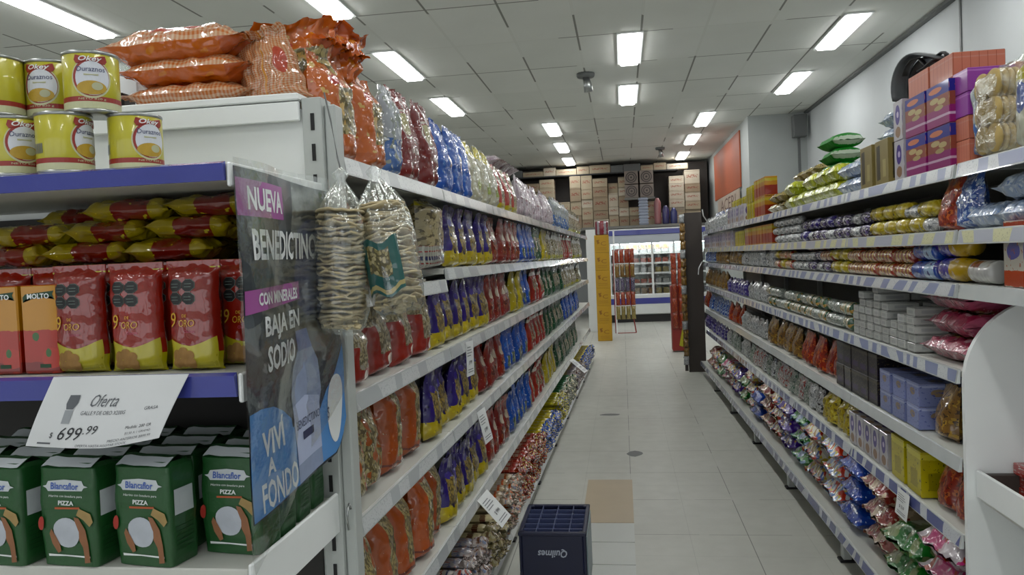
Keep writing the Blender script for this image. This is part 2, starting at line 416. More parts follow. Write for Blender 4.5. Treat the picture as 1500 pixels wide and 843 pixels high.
SH = {('L', 1): ('left top shelf', 1.785), ('L', 2): ('left second shelf', 1.475), ('L', 3): ('left third shelf', 1.16), ('L', 4): ('left fourth shelf', .83), ('L', 5): ('left fifth shelf', .45), ('L', 6): ('left bottom shelf', .125),
      ('R', 1): ('right top shelf', 1.738), ('R', 2): ('right second shelf', 1.53), ('R', 3): ('right third shelf', 1.36), ('R', 4): ('right fourth shelf', 1.085), ('R', 5): ('right fifth shelf', .80), ('R', 6): ('right sixth shelf', .55), ('R', 7): ('right bottom shelf', .17)}
def run(side, lv, px0, px1, kind, desc, gap=.004, layers=1, rows=1, tilt=4, jit=.006, inset=.012, zoff=0, zz=None, stag=0, miss=.04):
    """a row of one product along a shelf between two places of its front edge"""
    nm, z = SH[(side, lv)]; z = zz or z
    mix = kind if isinstance(kind, (list, tuple)) else None
    if mix: kind = mix[0]
    f = yl if side == 'L' else yr
    y0, y1 = sorted((f(px0, z), f(px1, z))); wd, dp, ht = K[kind]['size']
    n = max(1, int(round((y1-y0)/(wd+gap)))); step = (y1-y0)/n; total = n*layers*rows
    k = 0
    for i in range(n):
        for r in range(rows):
            for l in range(layers):
                if layers > 1 and l == layers-1 and stag and random.random() < stag: continue
                y = y0 + step*(i+.5) + random.uniform(-jit, jit)*.4 + (.045 if side == 'L' else 0)
                if n > 8 and layers == 1 and random.random() < miss: continue
                base = .03 if lv in (6, 7) and (side, lv) in (('L', 6), ('R', 7)) else 0
                ins = inset + dp/2 + r*(dp+.012) + random.uniform(0, jit)
                if ht > .12 and layers == 1 and tilt > 2: ins += random.uniform(0, .02)
                x = (xl(y)-ins + (.06 if base else 0)) if side == 'L' else (xr(y)+ins - (.08 if base else 0))
                rz = (PI/2 if side == 'L' else -PI/2) + (random.uniform(-R(tilt), R(tilt)))
                if n <= 8 and rows == 1:
                    w_ = f'{desc}, {ORD[i]} from near end, {nm}' if n > 1 else f'{desc} on the {nm}'
                    if layers > 1: w_ += f', {ORD[l]} layer'
                    g = f'{desc} on the {nm}' if total > 1 else None
                else: w_ = f'{desc} in a long row on the {nm}'; g = f'{desc} row on the {nm}'
                spawn(random.choice(mix) if mix else kind, (x, y, z+.004+zoff+l*(ht+.001)), rz, w_, g, (R(random.uniform(-3, 2)) if ht > .12 and layers == 1 and tilt > 2 else 0, R(random.uniform(-5, 5)) if ht > .12 and layers == 1 and tilt > 2 else 0))
                k += 1
# ================================================================ THE SETTING
CE = 3.72
struct('floor', MB().box(-8, 3.2, -3.2, 20.7, -.1, 0), M['floor'])
struct('ceiling', MB().box(-8, 3.2, -3.2, 20.7, CE, CE+.1), M['ceiling'])
struct('wall_right', MB().box(3.09, 3.3, -3.2, 13.6, 0, CE), M['wall'])
struct('wall_right_far', MB().box(2.15, 3.3, 13.6, 20.7, 0, CE), M['column'])
struct('wall_back', MB().box(-8, 3.2, 20.5, 20.7, 0, CE), M['wall'])
struct('wall_left', MB().box(-8.2, -8, -3.2, 20.7, 0, CE), M['wall'])
wf = MB(); wf.box(-8, 3.2, -3.4, -3.2, 0, .5); wf.box(-8, 3.2, -3.4, -3.2, 3.1, CE)  # unseen front wall, openings added to let fill daylight in
for x0_, x1_ in ((-8, -7.5), (-4.9, -4.7), (-2.1, -1.9), (.7, .9), (2.9, 3.2)): wf.box(x0_, x1_, -3.4, -3.2, .5, 3.1)
struct('wall_front', wf, M['wall'])
struct('trim_1', MB().box(3.03, 3.088, -3.1, 13.5, CE-.035, CE-.002), M['grey'])
struct('trim_2', MB().box(3.078, 3.088, 7.62, 7.65, .01, CE-.04), M['grey'])
# floor patches
tl = MB().box(-.28, .01, 4.37, 5.22, .0005, .004)
struct('trim_3', tl, flat('beige_floor_patch', '#b7a78c', .5, 0, .1, 6))
tl = MB()
for y in (4.07, 3.77, 3.47, 3.17, 2.87): tl.box(-.27, .01, y+.003, y+.295, .0005, .004)
struct('trim_4', tl, flat('white_floor_tiles', '#bfc3be', .4, 0, .06, 5))
for i, (x, y, a, b) in enumerate(((-.17, 7.39, .09, .05), (.04, 5.92, .06, .08))):
    pts = [(x+a*math.cos(t)*(1+.4*noise.noise((t, i*3, 0))), y+b*math.sin(t)*(1+.5*noise.noise((t, i*5, 2)))) for t in [2*PI*k/12 for k in range(12)]]
    mb = MB(); mb.add([(px, py, .001) for px, py in pts], [tuple(range(12))]); struct(f'trim_{5+i}', mb, M['grey'])
# orange panel and poster on the far right wall
mb = MB().box(2.125, 2.148, 14.45, 18.3, 2.62, 3.62, 0, .004)
tag(link('wall_panel', mb.mesh('wall_panel', M['orange_wall'])), 'orange painted panel high on the far right wall', 'panel')
mb = MB().box(2.10, 2.123, 14.5, 17.6, 2.12, 2.6, 0, .003)
f = lambda x, z: (2.098, 16.0-x, z)
put_text(mb, 'ACERI', 0, 2.42, 2.2, .24, f, 1)
for i in range(5): put_shape(mb, ell(-.9+.45*i, 2.2, .18, .06), f, 2)
tag(link('poster', mb.mesh('poster', [flat('poster_ground', '#b8a898', .6, 0, .3, 3), flat('poster_dark', '#5b3a34', .6), flat('poster_pink', '#8a3a5c', .6)])), 'pale poster with dark letters beneath the orange panel', 'poster')
# speaker / box at the wall corner with conduit
mb = MB().box(-.105, .105, -.09, .09, 0, .36, 0, .01); o = link('wall_box', mb.mesh('wall_box', M['grey']), None, (2.93, 13.4, 3.29)); tag(o, 'grey junction box high in the corner of the right wall', 'box')
link('conduit', MB().box(-.02, .02, .04, .08, -1.6, 0, 0, .004).mesh('conduit', M['grey']), o)
# ceiling lamps
LG = [(.16, 8.02), (.16, 10.45), (-1.11, 12.95), (-1.12, 15.25), (-1.14, 17.6), (-2.38, 5.5), (-2.38, 7.98), (-2.37, 10.4), (-4.62, 5.45), (2.33, 7.99), (2.34, 10.42), (1.44, 12.9), (1.44, 15.2), (1.44, 17.75)]
HG = [(.16, 5.5), (.16, 3.05), (.16, .6), (2.33, 5.5), (2.33, 3.05), (2.33, .6), (-2.38, 3.05), (-2.38, .6), (-4.62, 3.05), (-4.62, .6), (-4.62, 7.9), (-4.62, 10.4), (.16, -1.8), (-2.38, -1.8)]
PL = ['over the aisle, nearest of its row', 'over the aisle, farther of its row', 'over the left shelves, near one of three far back', 'over the left shelves, middle of three far back', 'over the left shelves, last before the boxes', 'cut by the top edge above the left shelves', 'above the left shelves, left of the aisle lamp', 'above the red bags, smaller one behind', 'far left, above the tins', 'right row, nearest and largest', 'right row, second from the camera', 'right row far back, third from the camera', 'right row far back, fourth from the camera', 'right row, last before the boxes']
dm = MB().box(-.10, .10, -.62, .62, -.040, -.002, 0, .012).mesh('diffuser', M['lamp'])
fmb = MB()
for a in (-1, 1): fmb.box(a*.105, a*.135, -.65, .65, -.016, -.001, 0, .003); fmb.box(-.105, .105, a*.625, a*.65, -.016, -.001)
fm = fmb.mesh('lamp_frame', M['white'])
for i, (x, y) in enumerate(LG+HG):
    o = link('ceiling_lamp', None, None, (x, y+.64, CE)); link('lamp_frame', fm, o); link('diffuser', dm, o)
    tag(o, 'lit white ceiling lamp, ' + PL[i] if i < len(PL) else 'lit white ceiling lamp outside the picture behind or above the camera', 'lamp', 'fluorescent ceiling lamps')
# ceiling devices
for (x, y, s, lb) in ((-.36, 9.67, 1, 'small grey ceiling fixture hanging near the aisle lamp'), (.87, 16.9, .9, 'small grey ceiling fixture hanging above the stacked boxes')):
    o = link('ceiling_fixture', None, None, (x, y, CE)); o.scale = (s,)*3
    link('base', MB().lathe([(0, -.05), (.10, -.05), (.11, -.03), (.11, -.001), (0, -.001)], 16).mesh('base', M['grey'], True), o)
    link('stem', MB().tube([(0, 0, -.04), (.02, .02, -.13), (.03, .03, -.22)], [.035, .05, .055], 10).mesh('stem', M['steel'], True), o)
    tag(o, lb, 'ceiling fixture')
# ================================================================ SHELVING
def module(side, y0, y1, levels, ix, zfix=None, label='', last=False):
    f = xl if side == 'L' else xr; s = -1 if side == 'L' else 1            # s: direction from aisle into the shelf
    ym = (y0+y1)/2; x0 = f(ym)
    root = link('shelving_unit', None, None, (x0, ym, 0), (0, 0, (-.022 if side == 'L' else .010)))
    tag(root, label, 'shelf', 'shelving units of the left side' if side == 'L' else 'shelving units of the right side')
    a, b = y0-ym+.002, y1-ym-.002; D = .46
    def part(n, mb, mat, par=None, sm=False): return link(n, mb.mesh(n, mat, sm), par or root)
    top = 1.915 if side == 'L' else 1.78
    part('back_panel', MB().box(s*(D+.01), s*(D+.03), a, b, .05, top-.02), M['shelf_dark'])
    for yy in (a+.02, b-.02)[:2 if last else 1]: part('upright', MB().box(s*(D-.02), s*(D+.01), yy-.02, yy+.02, 0, top, 0, .003), M['upright'])
    for lv in levels:
        z = SH[(side, lv)][1]
        if zfix and lv in zfix: z = zfix[lv]
        base = lv == (6 if side == 'L' else 7)
        xo = s*(-.06 if side == 'L' else -.08) if base else 0
        bd = part('shelf_board', MB().box(xo+s*.004, s*D, a, b, z-.022, z, 0, .002), M['shelf'])
        # sloped price rail: lip profile
        h = .042 if side == 'R' else .045
        pr = [(xo, z+.004), (xo-s*.006, z+.002), (xo-s*.014, z-h), (xo-s*.002, z-h)]
        mb = MB(); vs = [(x, a, zz) for x, zz in pr]+[(x, b, zz) for x, zz in pr]
        fs = [(0, 1, 5, 4), (1, 2, 6, 5), (2, 3, 7, 6), (3, 0, 4, 7), (3, 2, 1, 0), (4, 5, 6, 7)]
        if s > 0: fs = [q[::-1] for q in fs]
        mb.add(vs, fs)
        mt = M['rail']; rl = part('price_rail', mb, mt, bd)
        x1, x2 = xo-s*.0075, xo-s*.0145; vs = [(x1, a+.01, z-.001), (x1, b-.01, z-.001), (x2, b-.01, z-h+.004), (x2, a+.01, z-h+.004)]
        sm = M['strip_l'] if side == 'L' else (M['strip_rb'] if lv >= 6 else M['strip_y'] if lv == 2 else M['strip_r'])
        if not (side == 'R' and lv in (5,)) and not (side == 'R' and lv == 3 and y1 < 2.8): 
            part('price_strip', MB().add(vs, [(0, 1, 2, 3) if s > 0 else (3, 2, 1, 0)]), sm, bd)
        if not base and lv > 1:
            for yy in (a+.012, b-.012):
                mb = MB(); mb.add([(s*.03, yy-.002, z-.022), (s*(D-.02), yy-.002, z-.022), (s*(D-.02), yy-.002, z-.075), (s*.03, yy+.002, z-.022), (s*(D-.02), yy+.002, z-.022), (s*(D-.02), yy+.002, z-.075)], [(0, 1, 2), (5, 4, 3), (0, 3, 4, 1), (1, 4, 5, 2), (2, 5, 3, 0)])
                part('bracket', mb, M['upright'], bd)
    xo = s*(-.06 if side == 'L' else -.08)
    part('foot', MB().box(xo+s*.02, xo+s*.06, a, a+.05, .012, (.08 if side == 'L' else .125), 0, .004), M['upright'])
    part('foot_pad', MB().box(xo+s*.005, xo+s*.075, a-.005, a+.055, 0, .012, 0, .003), M['black'])
    part('plinth', MB().box(s*.10, s*.12, a, b, .004, .10 if side == 'L' else .14), M['shelf_dark'])
NL = 9; LY0 = 1.965; LP = 1.05
for i in range(NL):
    module('L', LY0+i*LP, LY0+(i+1)*LP, [1, 2, 3, 4, 5, 6], i, {2: 1.43} if i == 0 else None, f'grey metal shelving unit of the left run, {ORD[i]} from the camera', i == NL-1)
RY0 = 2.66; RP = 1.175
for i in range(6):
    module('R', RY0+i*RP, RY0+(i+1)*RP, [1, 2, 3, 4, 5, 6, 7], i, None, f'grey metal shelving unit of the right run, {ORD[i]} behind the white divider', i == 5)
module('R', 1.60, 2.64, [1, 2, 3], 9, None, 'near right shelving unit of three shelves above the rounded white divider')
# rounded divider panel on the right
def rounded(x0, x1, z0, z1, r, n=12):
    p = [(x0, z0), (x1, z0), (x1, z1)]
    for i in range(n+1): a = PI/2 + PI/2*i/n; p.append((x0+r+r*math.cos(a), z1-r+r*math.sin(a)))
    return p
mb = MB().poly(rounded(1.052, 1.56, .0, 1.312, .26), Matrix.Translation((0, 2.632, 0)), .022)
o = tag(link('divider_panel', mb.mesh('divider_panel', M['white'])), 'white side panel with rounded top corner at right', 'panel')
mb = MB(); mb.box(1.085, 1.115, 1.7, 2.628, .74, .775, 0, .002); mb.box(1.115, 1.50, 1.7, 2.628, .74, .752)
o = tag(link('side_tray', None), 'shallow white tray fixed to the white divider panel', 'tray')
link('front_board', MB().box(1.078, 1.09, 1.7, 2.628, .69, .775, 0, .002).mesh('front_board', M['white']), o)
link('tray_floor', MB().box(1.092, 1.5, 1.7, 2.628, .675, .69).mesh('tray_floor', M['shelf']), o)
link('end_board', MB().box(1.092, 1.24, 2.60, 2.626, .69, .765, 0, .002).mesh('end_board', M['brown']), o)
# ================================================================ PRODUCT MATERIALS
P = {}
PUR, YEL, RED, BLU, NOO = '#2c1f6e', '#b3a01c', '#8c2015', '#2350a8', '#a08a4e'
P['purple_pasta'] = pack('purple_yellow_pasta_print', PUR, [('c', 22, '#a8924c', '#857240', .42, .26, .5, .33), ('v', .12, .13, YEL), ('n', 7, .56, '#c2b43a', .12, .13), ('e', .3, .72, .14, .06, '#4c3fa0'), ('r', .84, .45, .05, .3, '#3b2b96'), ('n', 14, .64, '#a9a8c8', .72, .14), ('n', 6, .62, '#1a1244')])  # pale specks in the purple are film glints painted in
P['red_pasta'] = pack('dark_red_pasta_print', '#7a1a12', [('e', .5, .6, .25, .1, '#c8b9a2'), ('c', 20, '#9b5a3a', '#7a2c1e', .32, .13, .5, .3), ('v', .9, .03, '#9c2e22'), ('n', 12, .68, '#d0b8a8')])
P['red_white'] = pack('red_white_pasta_print', '#95281a', [('c', 18, '#bba582', '#9b8360', .5, .22, .5, .25), ('e', .5, .15, .12, .06, '#d8d4cc'), ('v', .86, .05, '#d5cfc3')])
P['red_rice'] = pack('red_edged_clear_print', '#a89b7c', [('c', 26, '#b1a688', '#8d8160'), ('n', 6, .58, '#8f8a7c'), ('v', .1, .12, '#8a2418'), ('r', .12, .25, .13, .3, '#8a2418'), ('e', .6, .14, .12, .06, '#e2dccf'), ('v', .95, .06, '#c9c5b8')])
P['blue_pasta'] = pack('blue_pasta_print', BLU, [('c', 20, '#8a8b5c', '#57704f', .25, .14, .5, .24), ('e', .5, .62, .3, .08, '#3b6cc8'), ('n', 13, .64, '#b9c4dc'), ('v', .1, .04, '#1d3c8a')])
P['green_pasta'] = pack('green_pasta_print', '#1d4a2c', [('c', 18, '#b4ab8c', '#8d8462', .5, .22, .5, .25), ('v', .88, .08, '#133a20'), ('n', 12, .66, '#c5cab8')])
P['yellow_pasta'] = pack('yellow_pasta_print', '#ab9c1d', [('c', 20, '#b3a560', '#8d7f3c', .5, .3, .5, .2), ('n', 12, .66, '#dcd9a0')])
P['pale_pasta'] = pack('pale_clear_pasta_print', '#aaa48e', [('c', 24, '#b5ad8c', '#958c6c'), ('v', .8, .08, '#c9c9c2'), ('v', .1, .07, '#a4a23a'), ('n', 12, .62, '#d4d2c8')])
P['orange_snack'] = pack('orange_noodle_print', '#b85a12', [('c', 16, '#b8aa78', '#8f8152', .48, .22, .62, .3), ('n', 9, .62, '#c9a96a'), ('v', .08, .08, '#a9500f'), ('e', .3, .75, .1, .05, '#a3281a')], crinkle=.009)
P['orange_noodle'] = pack('orange_vermicelli_print', '#a84c14', [('c', 28, '#b7a873', '#93824f', .48, .33, .62, .27), ('v', .86, .01, '#6b2410'), ('v', .1, .012, '#6b2410'), ('n', 14, .68, '#d6bfa0')], crinkle=.008)
P['clear_noodle'] = pack('clear_orange_noodle_print', '#a89a68', [('c', 28, '#b9ad7c', '#95865a'), ('n', 5, .55, '#a8541c'), ('n', 13, .66, '#d8d2bf')], crinkle=.009)
P['gingham'] = pack('gingham_orange_print', '#c9ab8e', [('g', 20, 34, '#b6642a'), ('v', .0, .0, '#b6642a'), ('e', .78, .5, .1, .2, '#b04a38'), ('r', .5, .5, .012, .5, '#c98a3a')], crinkle=.007, distort=.02)
P['gingham_u'] = pack('gingham_orange_under_print', '#c9ab8e', [('g', 13, 40, '#a8642e'), ('r', .0, .5, .18, .6, '#bb6014'), ('r', 1.0, .5, .10, .6, '#bb6014')], crinkle=.007, distort=.015)
P['orange_plain'] = pack('orange_plain_film', '#c05c10', [('n', 4, .6, '#cc7a28'), ('v', .9, .08, '#b04c0c')], crinkle=.01, rough=.25)
P['clear_blue'] = pack('clear_blue_print', '#a4aab0', [('v', .22, .2, '#4e6fa8'), ('n', 7, .54, '#8b938a'), ('n', 14, .62, '#dde2e4')], crinkle=.01)
P['maroon'] = pack('maroon_print', '#6e120e', [('e', .35, .62, .16, .12, '#9a9468'), ('o', .35, .62, .2, .15, '#b9b4a8'), ('r', .66, .34, .25, .03, '#a89890'), ('n', 13, .68, '#c0a49c')], crinkle=.009)
P['bluebig'] = pack('bright_blue_print', '#1f55b0', [('n', 8, .6, '#5d86c8'), ('e', .6, .5, .2, .12, '#a8a0a0'), ('n', 16, .66, '#ccd6e8')], crinkle=.01)
P['ricey'] = pack('clear_yellow_top_print', '#a8a58e', [('v', .88, .1, '#c2b61c'), ('n', 8, .56, '#bfc0b0'), ('e', .5, .3, .22, .1, '#8a9a3c'), ('n', 15, .62, '#d8d8cf')], crinkle=.01)
P['redyel'] = pack('red_yellow_clear_print', '#aba07c', [('r', .12, .5, .14, .6, '#9c2416'), ('c', 26, '#b0a47a', '#8f8254', .5, .3, .6, .3), ('v', .1, .07, '#a89a28')])
P['lav'] = pack('lavender_striped_print', '#a595a0', [('s', 'u', 9, .4, '#c3b8bd'), ('n', 7, .6, '#8c6a72'), ('n', 15, .62, '#dad4d6')], crinkle=.01)
P['macaroni'] = pack('twisted_macaroni_print', '#3c3020', [('c', 15, '#a59a78', '#7d704e', .62, .36), ('n', 10, .50, '#a89c78', .62, .36), ('v', .17, .17, '#96988f'), ('s', 'v', 12, .25, '#8a1f1c', .17, .17), ('v', .16, .025, '#1b2250'), ('s', 'u', 26, .3, '#b4b4a8', .17, .17), ('v', .95, .03, '#b8ab20')], crinkle=.008)
P['stripe_red'] = pack('red_black_stripe_print', '#8f9088', [('s', 'v', 26, .4, '#8c1c18'), ('r', .2, .5, .12, .6, '#2a2620'), ('n', 12, .64, '#cfcac0')])
P['spag_red'] = pack('red_spaghetti_print', '#8e2416', [('r', .5, .3, .3, .2, '#a8946a'), ('r', .5, .7, .4, .06, '#b7a08c'), ('s', 'v', 9, .2, '#b06a5a')])
P['spag_blue'] = pack('blue_yellow_spaghetti_print', '#27479c', [('v', .75, .24, '#b0a02a'), ('r', .5, .3, .3, .2, '#a8946a'), ('n', 9, .64, '#c8ccd8')])
P['spag_yel'] = pack('yellow_spaghetti_print', '#a8a018', [('v', .3, .2, '#3a3c8c'), ('n', 9, .64, '#d0cf90')])
P['spag_grn'] = pack('green_spaghetti_print', '#a39c80', [('v', .78, .2, '#1d5a34'), ('s', 'u', 7, .2, '#7d765a', .4, .3)])
P['spag_cream'] = pack('cream_spaghetti_print', '#c1b794', [('v', .82, .03, '#b4502a'), ('v', .74, .05, '#c9beb0'), ('v', .92, .08, '#a89478'), ('s', 'u', 9, .15, '#a89a70')])
P['spag_brown'] = pack('cream_brown_band_print', '#bdb189', [('v', .74, .05, '#5a2c1a'), ('s', 'u', 9, .15, '#a3966c')])
P['spag_stripe'] = pack('striped_spaghetti_print', '#a09448', [('v', .82, .3, '#a9a39c'), ('s', 'v', 12, .28, '#8c2c24', .8, .3), ('s', 'v', 6, .16, '#27315e', .8, .3)])
P['spag_band'] = pack('brown_band_spaghetti_print', '#8c8152', [('r', .5, .5, .12, .6, '#5e2c1c'), ('v', .84, .18, '#8a8586'), ('n', 14, .56, '#54607c', .84, .18), ('n', 9, .6, '#8c5a4c', .84, .18)], crinkle=.01)
P['twist'] = film('twisted_film', base=.3, crinkle=.03)
# right side
def simple(n, base, c2, c3, s=8, **k): return pack(n, base, [('n', s, .55, c2), ('n', s*1.7, .6, c3)], **k)
P['r_white'] = simple('silver_white_print', '#a7aaaa', '#6d7174', '#d8dada', 9)
P['r_wr'] = simple('silver_red_print', '#9c9a98', '#8c2c24', '#d0cdc8', 7)
P['r_wk'] = simple('silver_black_print', '#a9abab', '#2c2a2c', '#c8cacb', 6)
P['r_wb'] = simple('silver_green_print', '#8c938c', '#3c5c4c', '#c9ccc4', 8)
P['r_lime'] = pack('lime_wrap_print', '#a3ad1c', [('n', 6, .6, '#c3c84a'), ('n', 14, .62, '#dfe2b0'), ('e', .5, .5, .2, .3, '#7d9a1c')])
P['r_green'] = pack('green_wrap_print', '#1f7a26', [('v', .98, .03, '#a9b8a4'), ('n', 12, .64, '#3c8a3c')], coat=0, rough=.6)
P['r_lblue'] = pack('pale_blue_wrap_print', '#93a5bf', [('n', 7, .55, '#c2ccd8'), ('n', 12, .62, '#6a84b4')])
P['r_brown'] = simple('brown_gold_print', '#7a5a2c', '#a4843c', '#3d2a1a', 7)
P['r_tan'] = simple('tan_snack_print', '#94854a', '#5d4a2c', '#b8ad6c', 8)
P['r_red'] = simple('red_orange_print', '#8c2613', '#b8643a', '#5c1810', 7)
P['r_purple'] = simple('purple_white_print', '#35287c', '#a9a6c4', '#2a1c58', 8)
P['r_blue'] = simple('blue_silver_print', '#2a4c94', '#8ca4c8', '#cfd6de', 8)
P['r_yellow'] = simple('yellow_print', '#b09c1c', '#c8bc50', '#6a5a1c', 6)
P['r_pink'] = pack('pink_yellow_snack_print', '#9c3450', [('c', 14, '#b8a258', '#a07c3c', .5, .34, .5, .24), ('n', 9, .6, '#c8a8b0'), ('v', .95, .06, '#b06078')], crinkle=.01)
P['r_choc'] = simple('dark_purple_roll_print', '#221a34', '#6a5c8c', '#b8b4c0', 9)
P['r_gold'] = pack('red_gold_roll_print', '#8a2c1c', [('s', 'v', 5, .45, '#b99a4c'), ('n', 10, .62, '#d4c8ac')])
P['r_grn'] = pack('green_white_roll_print', '#a9aa98', [('v', .06, .06, '#17492c'), ('v', .96, .06, '#17492c'), ('n', 7, .55, '#a8863c'), ('v', .52, .05, '#2c6a44')])
P['r_bluey'] = pack('blue_roll_print', '#2c4fa0', [('v', .75, .2, '#9db8d4'), ('n', 9, .6, '#2a2a70')])
P['r_pury'] = pack('purple_yellow_roll_print', '#3a2a94', [('v', .8, .22, '#b8961a'), ('n', 9, .62, '#c9b8a0')])
P['r_wroll'] = pack('white_roll_print', '#c4c5c2', [('r', .62, .3, .07, .18, '#8c4a38')])
P['r_conf'] = pack('confetti_candy_print', '#8d7a3c', [('m', 20, ['#9c2c1c', '#b8a43c', '#c9c5b4', '#2c4c8c', '#8d6a2c', '#a8a8a4'])], crinkle=.012)
P['r_purc'] = pack('purple_candy_print', '#3d2080', [('n', 7, .6, '#8c7cb4'), ('n', 13, .62, '#c8a83c')], crinkle=.012)
P['r_lb'] = pack('light_blue_candy_print', '#5478ac', [('n', 8, .52, '#a4bcd4'), ('m', 22, ['#b83c2c', '#c4b45c', '#cfd3d4', '#5a7cb4', '#7c94bc'], .75, .25), ('n', 15, .64, '#dfe6ea')], crinkle=.012)
P['r_db'] = pack('royal_blue_bag_print', '#1c3f9c', [('e', .3, .6, .12, .1, '#b0a23c'), ('e', .62, .8, .14, .06, '#8a6c4c'), ('n', 14, .62, '#4c74c4'), ('n', 18, .68, '#c0cfe8')], crinkle=.008)
P['r_gb'] = pack('green_white_bag_print', '#a4a890', [('v', .9, .12, '#1c6a24'), ('n', 6, .55, '#7c8c5c'), ('e', .5, .5, .1, .07, '#4a3c4c')], crinkle=.01)
P['r_rb'] = pack('red_clear_bag_print', '#94846c', [('v', .85, .14, '#7c2a24'), ('n', 8, .55, '#b8a68c'), ('n', 14, .62, '#6a3c2c')], crinkle=.012)
P['r_gc'] = pack('green_blue_bag_print', '#3a64a0', [('v', .88, .12, '#2c7c2c'), ('n', 8, .54, '#94a8c4')], crinkle=.012)
P['r_wp'] = pack('white_pink_bag_print', '#b0a8ac', [('n', 5, .54, '#a83a6c'), ('n', 7, .58, '#9a3c2c'), ('v', .1, .1, '#2c2070')], crinkle=.01)
P['b_peanut'] = pack('purple_snack_box_print', '#8a2c6a', [('v', .70, .30, '#8a4a3c'), ('v', .86, .15, '#2c2f86'), ('e', .4, .86, .3, .07, '#c87c5c'), ('e', .35, .62, .2, .07, '#b9a878'), ('e', .68, .55, .18, .07, '#b9a878'), ('e', .55, .42, .2, .06, '#a89868'), ('v', .2, .03, '#c4a8bc')], crinkle=0, coat=.25, distort=.01)
P['b_salmon'] = pack('salmon_carton_print', '#c27a66', [('v', .8, .03, '#c48878'), ('s', 'u', 6, .06, '#94503f')], crinkle=0, coat=.1, distort=0)
P['b_purple'] = pack('purple_carton_print', '#8a4494', [('v', .9, .04, '#a468ac')], crinkle=0, coat=.1)
P['b_kraft'] = pack('kraft_carton_print', '#86794c', [('r', .25, .5, .14, .4, '#3a3424'), ('r', .7, .35, .12, .2, '#a39868')], crinkle=0, coat=.1)
P['b_lilac'] = pack('lilac_carton_print', '#8089b4', [('e', .5, .6, .2, .18, '#8c7a64'), ('v', .9, .05, '#a3abcc'), ('n', 9, .62, '#565f96')], crinkle=0, coat=.3)
P['b_dark'] = pack('dark_carton_print', '#1c1820', [('n', 12, .60, '#5c563c'), ('r', .5, .3, .3, .12, '#3c2c54'), ('v', .9, .05, '#4c463c')], crinkle=0, coat=.3)
P['b_white'] = pack('small_white_carton_print', '#b5b7b3', [('r', .5, .5, .3, .2, '#a2a5a4'), ('v', .03, .04, '#7d7f7c'), ('v', .97, .04, '#7d7f7c')], crinkle=0, coat=.1, var=.05)
P['b_yel'] = pack('yellow_box_print', '#b0a31a', [('r', .5, .35, .25, .2, '#8f8414'), ('v', .9, .06, '#c8c04a'), ('n', 9, .66, '#3c3a1c')], crinkle=0, coat=.4)
P['b_pw'] = pack('purple_white_box_print', '#b6b3b8', [('e', .5, .65, .28, .26, '#3c2480'), ('e', .5, .66, .12, .09, '#c4b8d4'), ('e', .5, .2, .3, .14, '#8a6a4c')], crinkle=0, coat=.4)
P['b_cereal'] = pack('white_red_box_print', '#bcb8ac', [('e', .5, .55, .34, .14, '#5c5c9a'), ('v', .9, .09, '#a3402c'), ('v', .12, .12, '#a84a30'), ('n', 10, .64, '#a05c44')], crinkle=0, coat=.4)
P['b_orange'] = pack('orange_yellow_box_print', '#b07c24', [('v', .3, .25, '#8c2c1c'), ('v', .85, .08, '#b8a83c')], crinkle=0, coat=.4)
P['b_molto'] = pack('tomato_carton_print', '#a52814', [('v', .75, .26, '#bd8414'), ('v', .06, .06, '#7c1c10'), ('e', .35, .33, .36, .14, '#a82612'), ('e', .8, .16, .3, .12, '#b02e18'), ('e', .35, .42, .1, .05, '#2e5c1e'), ('e', .7, .22, .08, .05, '#2e5c1e')], crinkle=0, coat=.5, distort=.02)
P['biscuit'] = flat('biscuit_baked', '#b39a5c', .7, 0, .25, 40, 0, .001, 60)
P['wafer'] = flat('pale_wafer', '#b8aa86', .75, 0, .25, 30, 0, .002, 40)
P['grn_side'] = flat('dark_green_paper', '#184a26', .5, 0, .2, 8, .2)
# ---- kinds, left aisle
for k_, nm in (('purple_pasta', 'pasta_bag'), ('red_pasta', 'pasta_bag'), ('red_white', 'pasta_bag'), ('blue_pasta', 'pasta_bag'), ('green_pasta', 'pasta_bag'), ('yellow_pasta', 'pasta_bag'), ('pale_pasta', 'pasta_bag')):
    bagkind(k_, nm, 'pasta bag', P[k_], .18, .095, .262, n=5, nu=14, nv=18, neck=.36, crumple=.009, fold=.010, flop=-.03)
bagkind('red_rice', 'pasta_bag', 'pasta bag', P['red_rice'], .20, .11, .28, nu=16, nv=24, neck=.4, crumple=.009, fold=.01, flop=-.03)
bagkind('clear_short', 'snack_bag', 'snack bag', P['red_rice'], .14, .10, .20, nu=16, nv=20, neck=.6)
bagkind('orange_big', 'snack_bag', 'snack bag', P['orange_snack'], .21, .13, .30, nu=18, nv=26, neck=.66, crumple=.012)
bagkind('orange_noodle', 'noodle_bag', 'noodle bag', P['orange_noodle'], .175, .12, .33, nu=16, nv=26, neck=.6, crumple=.008)
bagkind('clear_noodle', 'noodle_bag', 'noodle bag', P['clear_noodle'], .19, .13, .31, nu=16, nv=26, neck=.5, crumple=.01)
bagkind('clear_blue', 'snack_bag', 'snack bag', P['clear_blue'], .15, .10, .30, neck=.7, crumple=.012)
bagkind('maroon', 'snack_bag', 'snack bag', P['maroon'], .24, .12, .335, nu=16, nv=22, neck=.45, fold=.012, crumple=.011)
bagkind('bluebig', 'snack_bag', 'snack bag', P['bluebig'], .22, .12, .31, nu=16, nv=22, neck=.45, fold=.012, crumple=.012)
bagkind('ricey', 'rice_bag', 'rice bag', P['ricey'], .22, .12, .31, nu=16, nv=22, neck=.45, fold=.012, crumple=.012)
bagkind('redyel', 'pasta_bag', 'pasta bag', P['redyel'], .22, .12, .28, neck=.4, fold=.01)
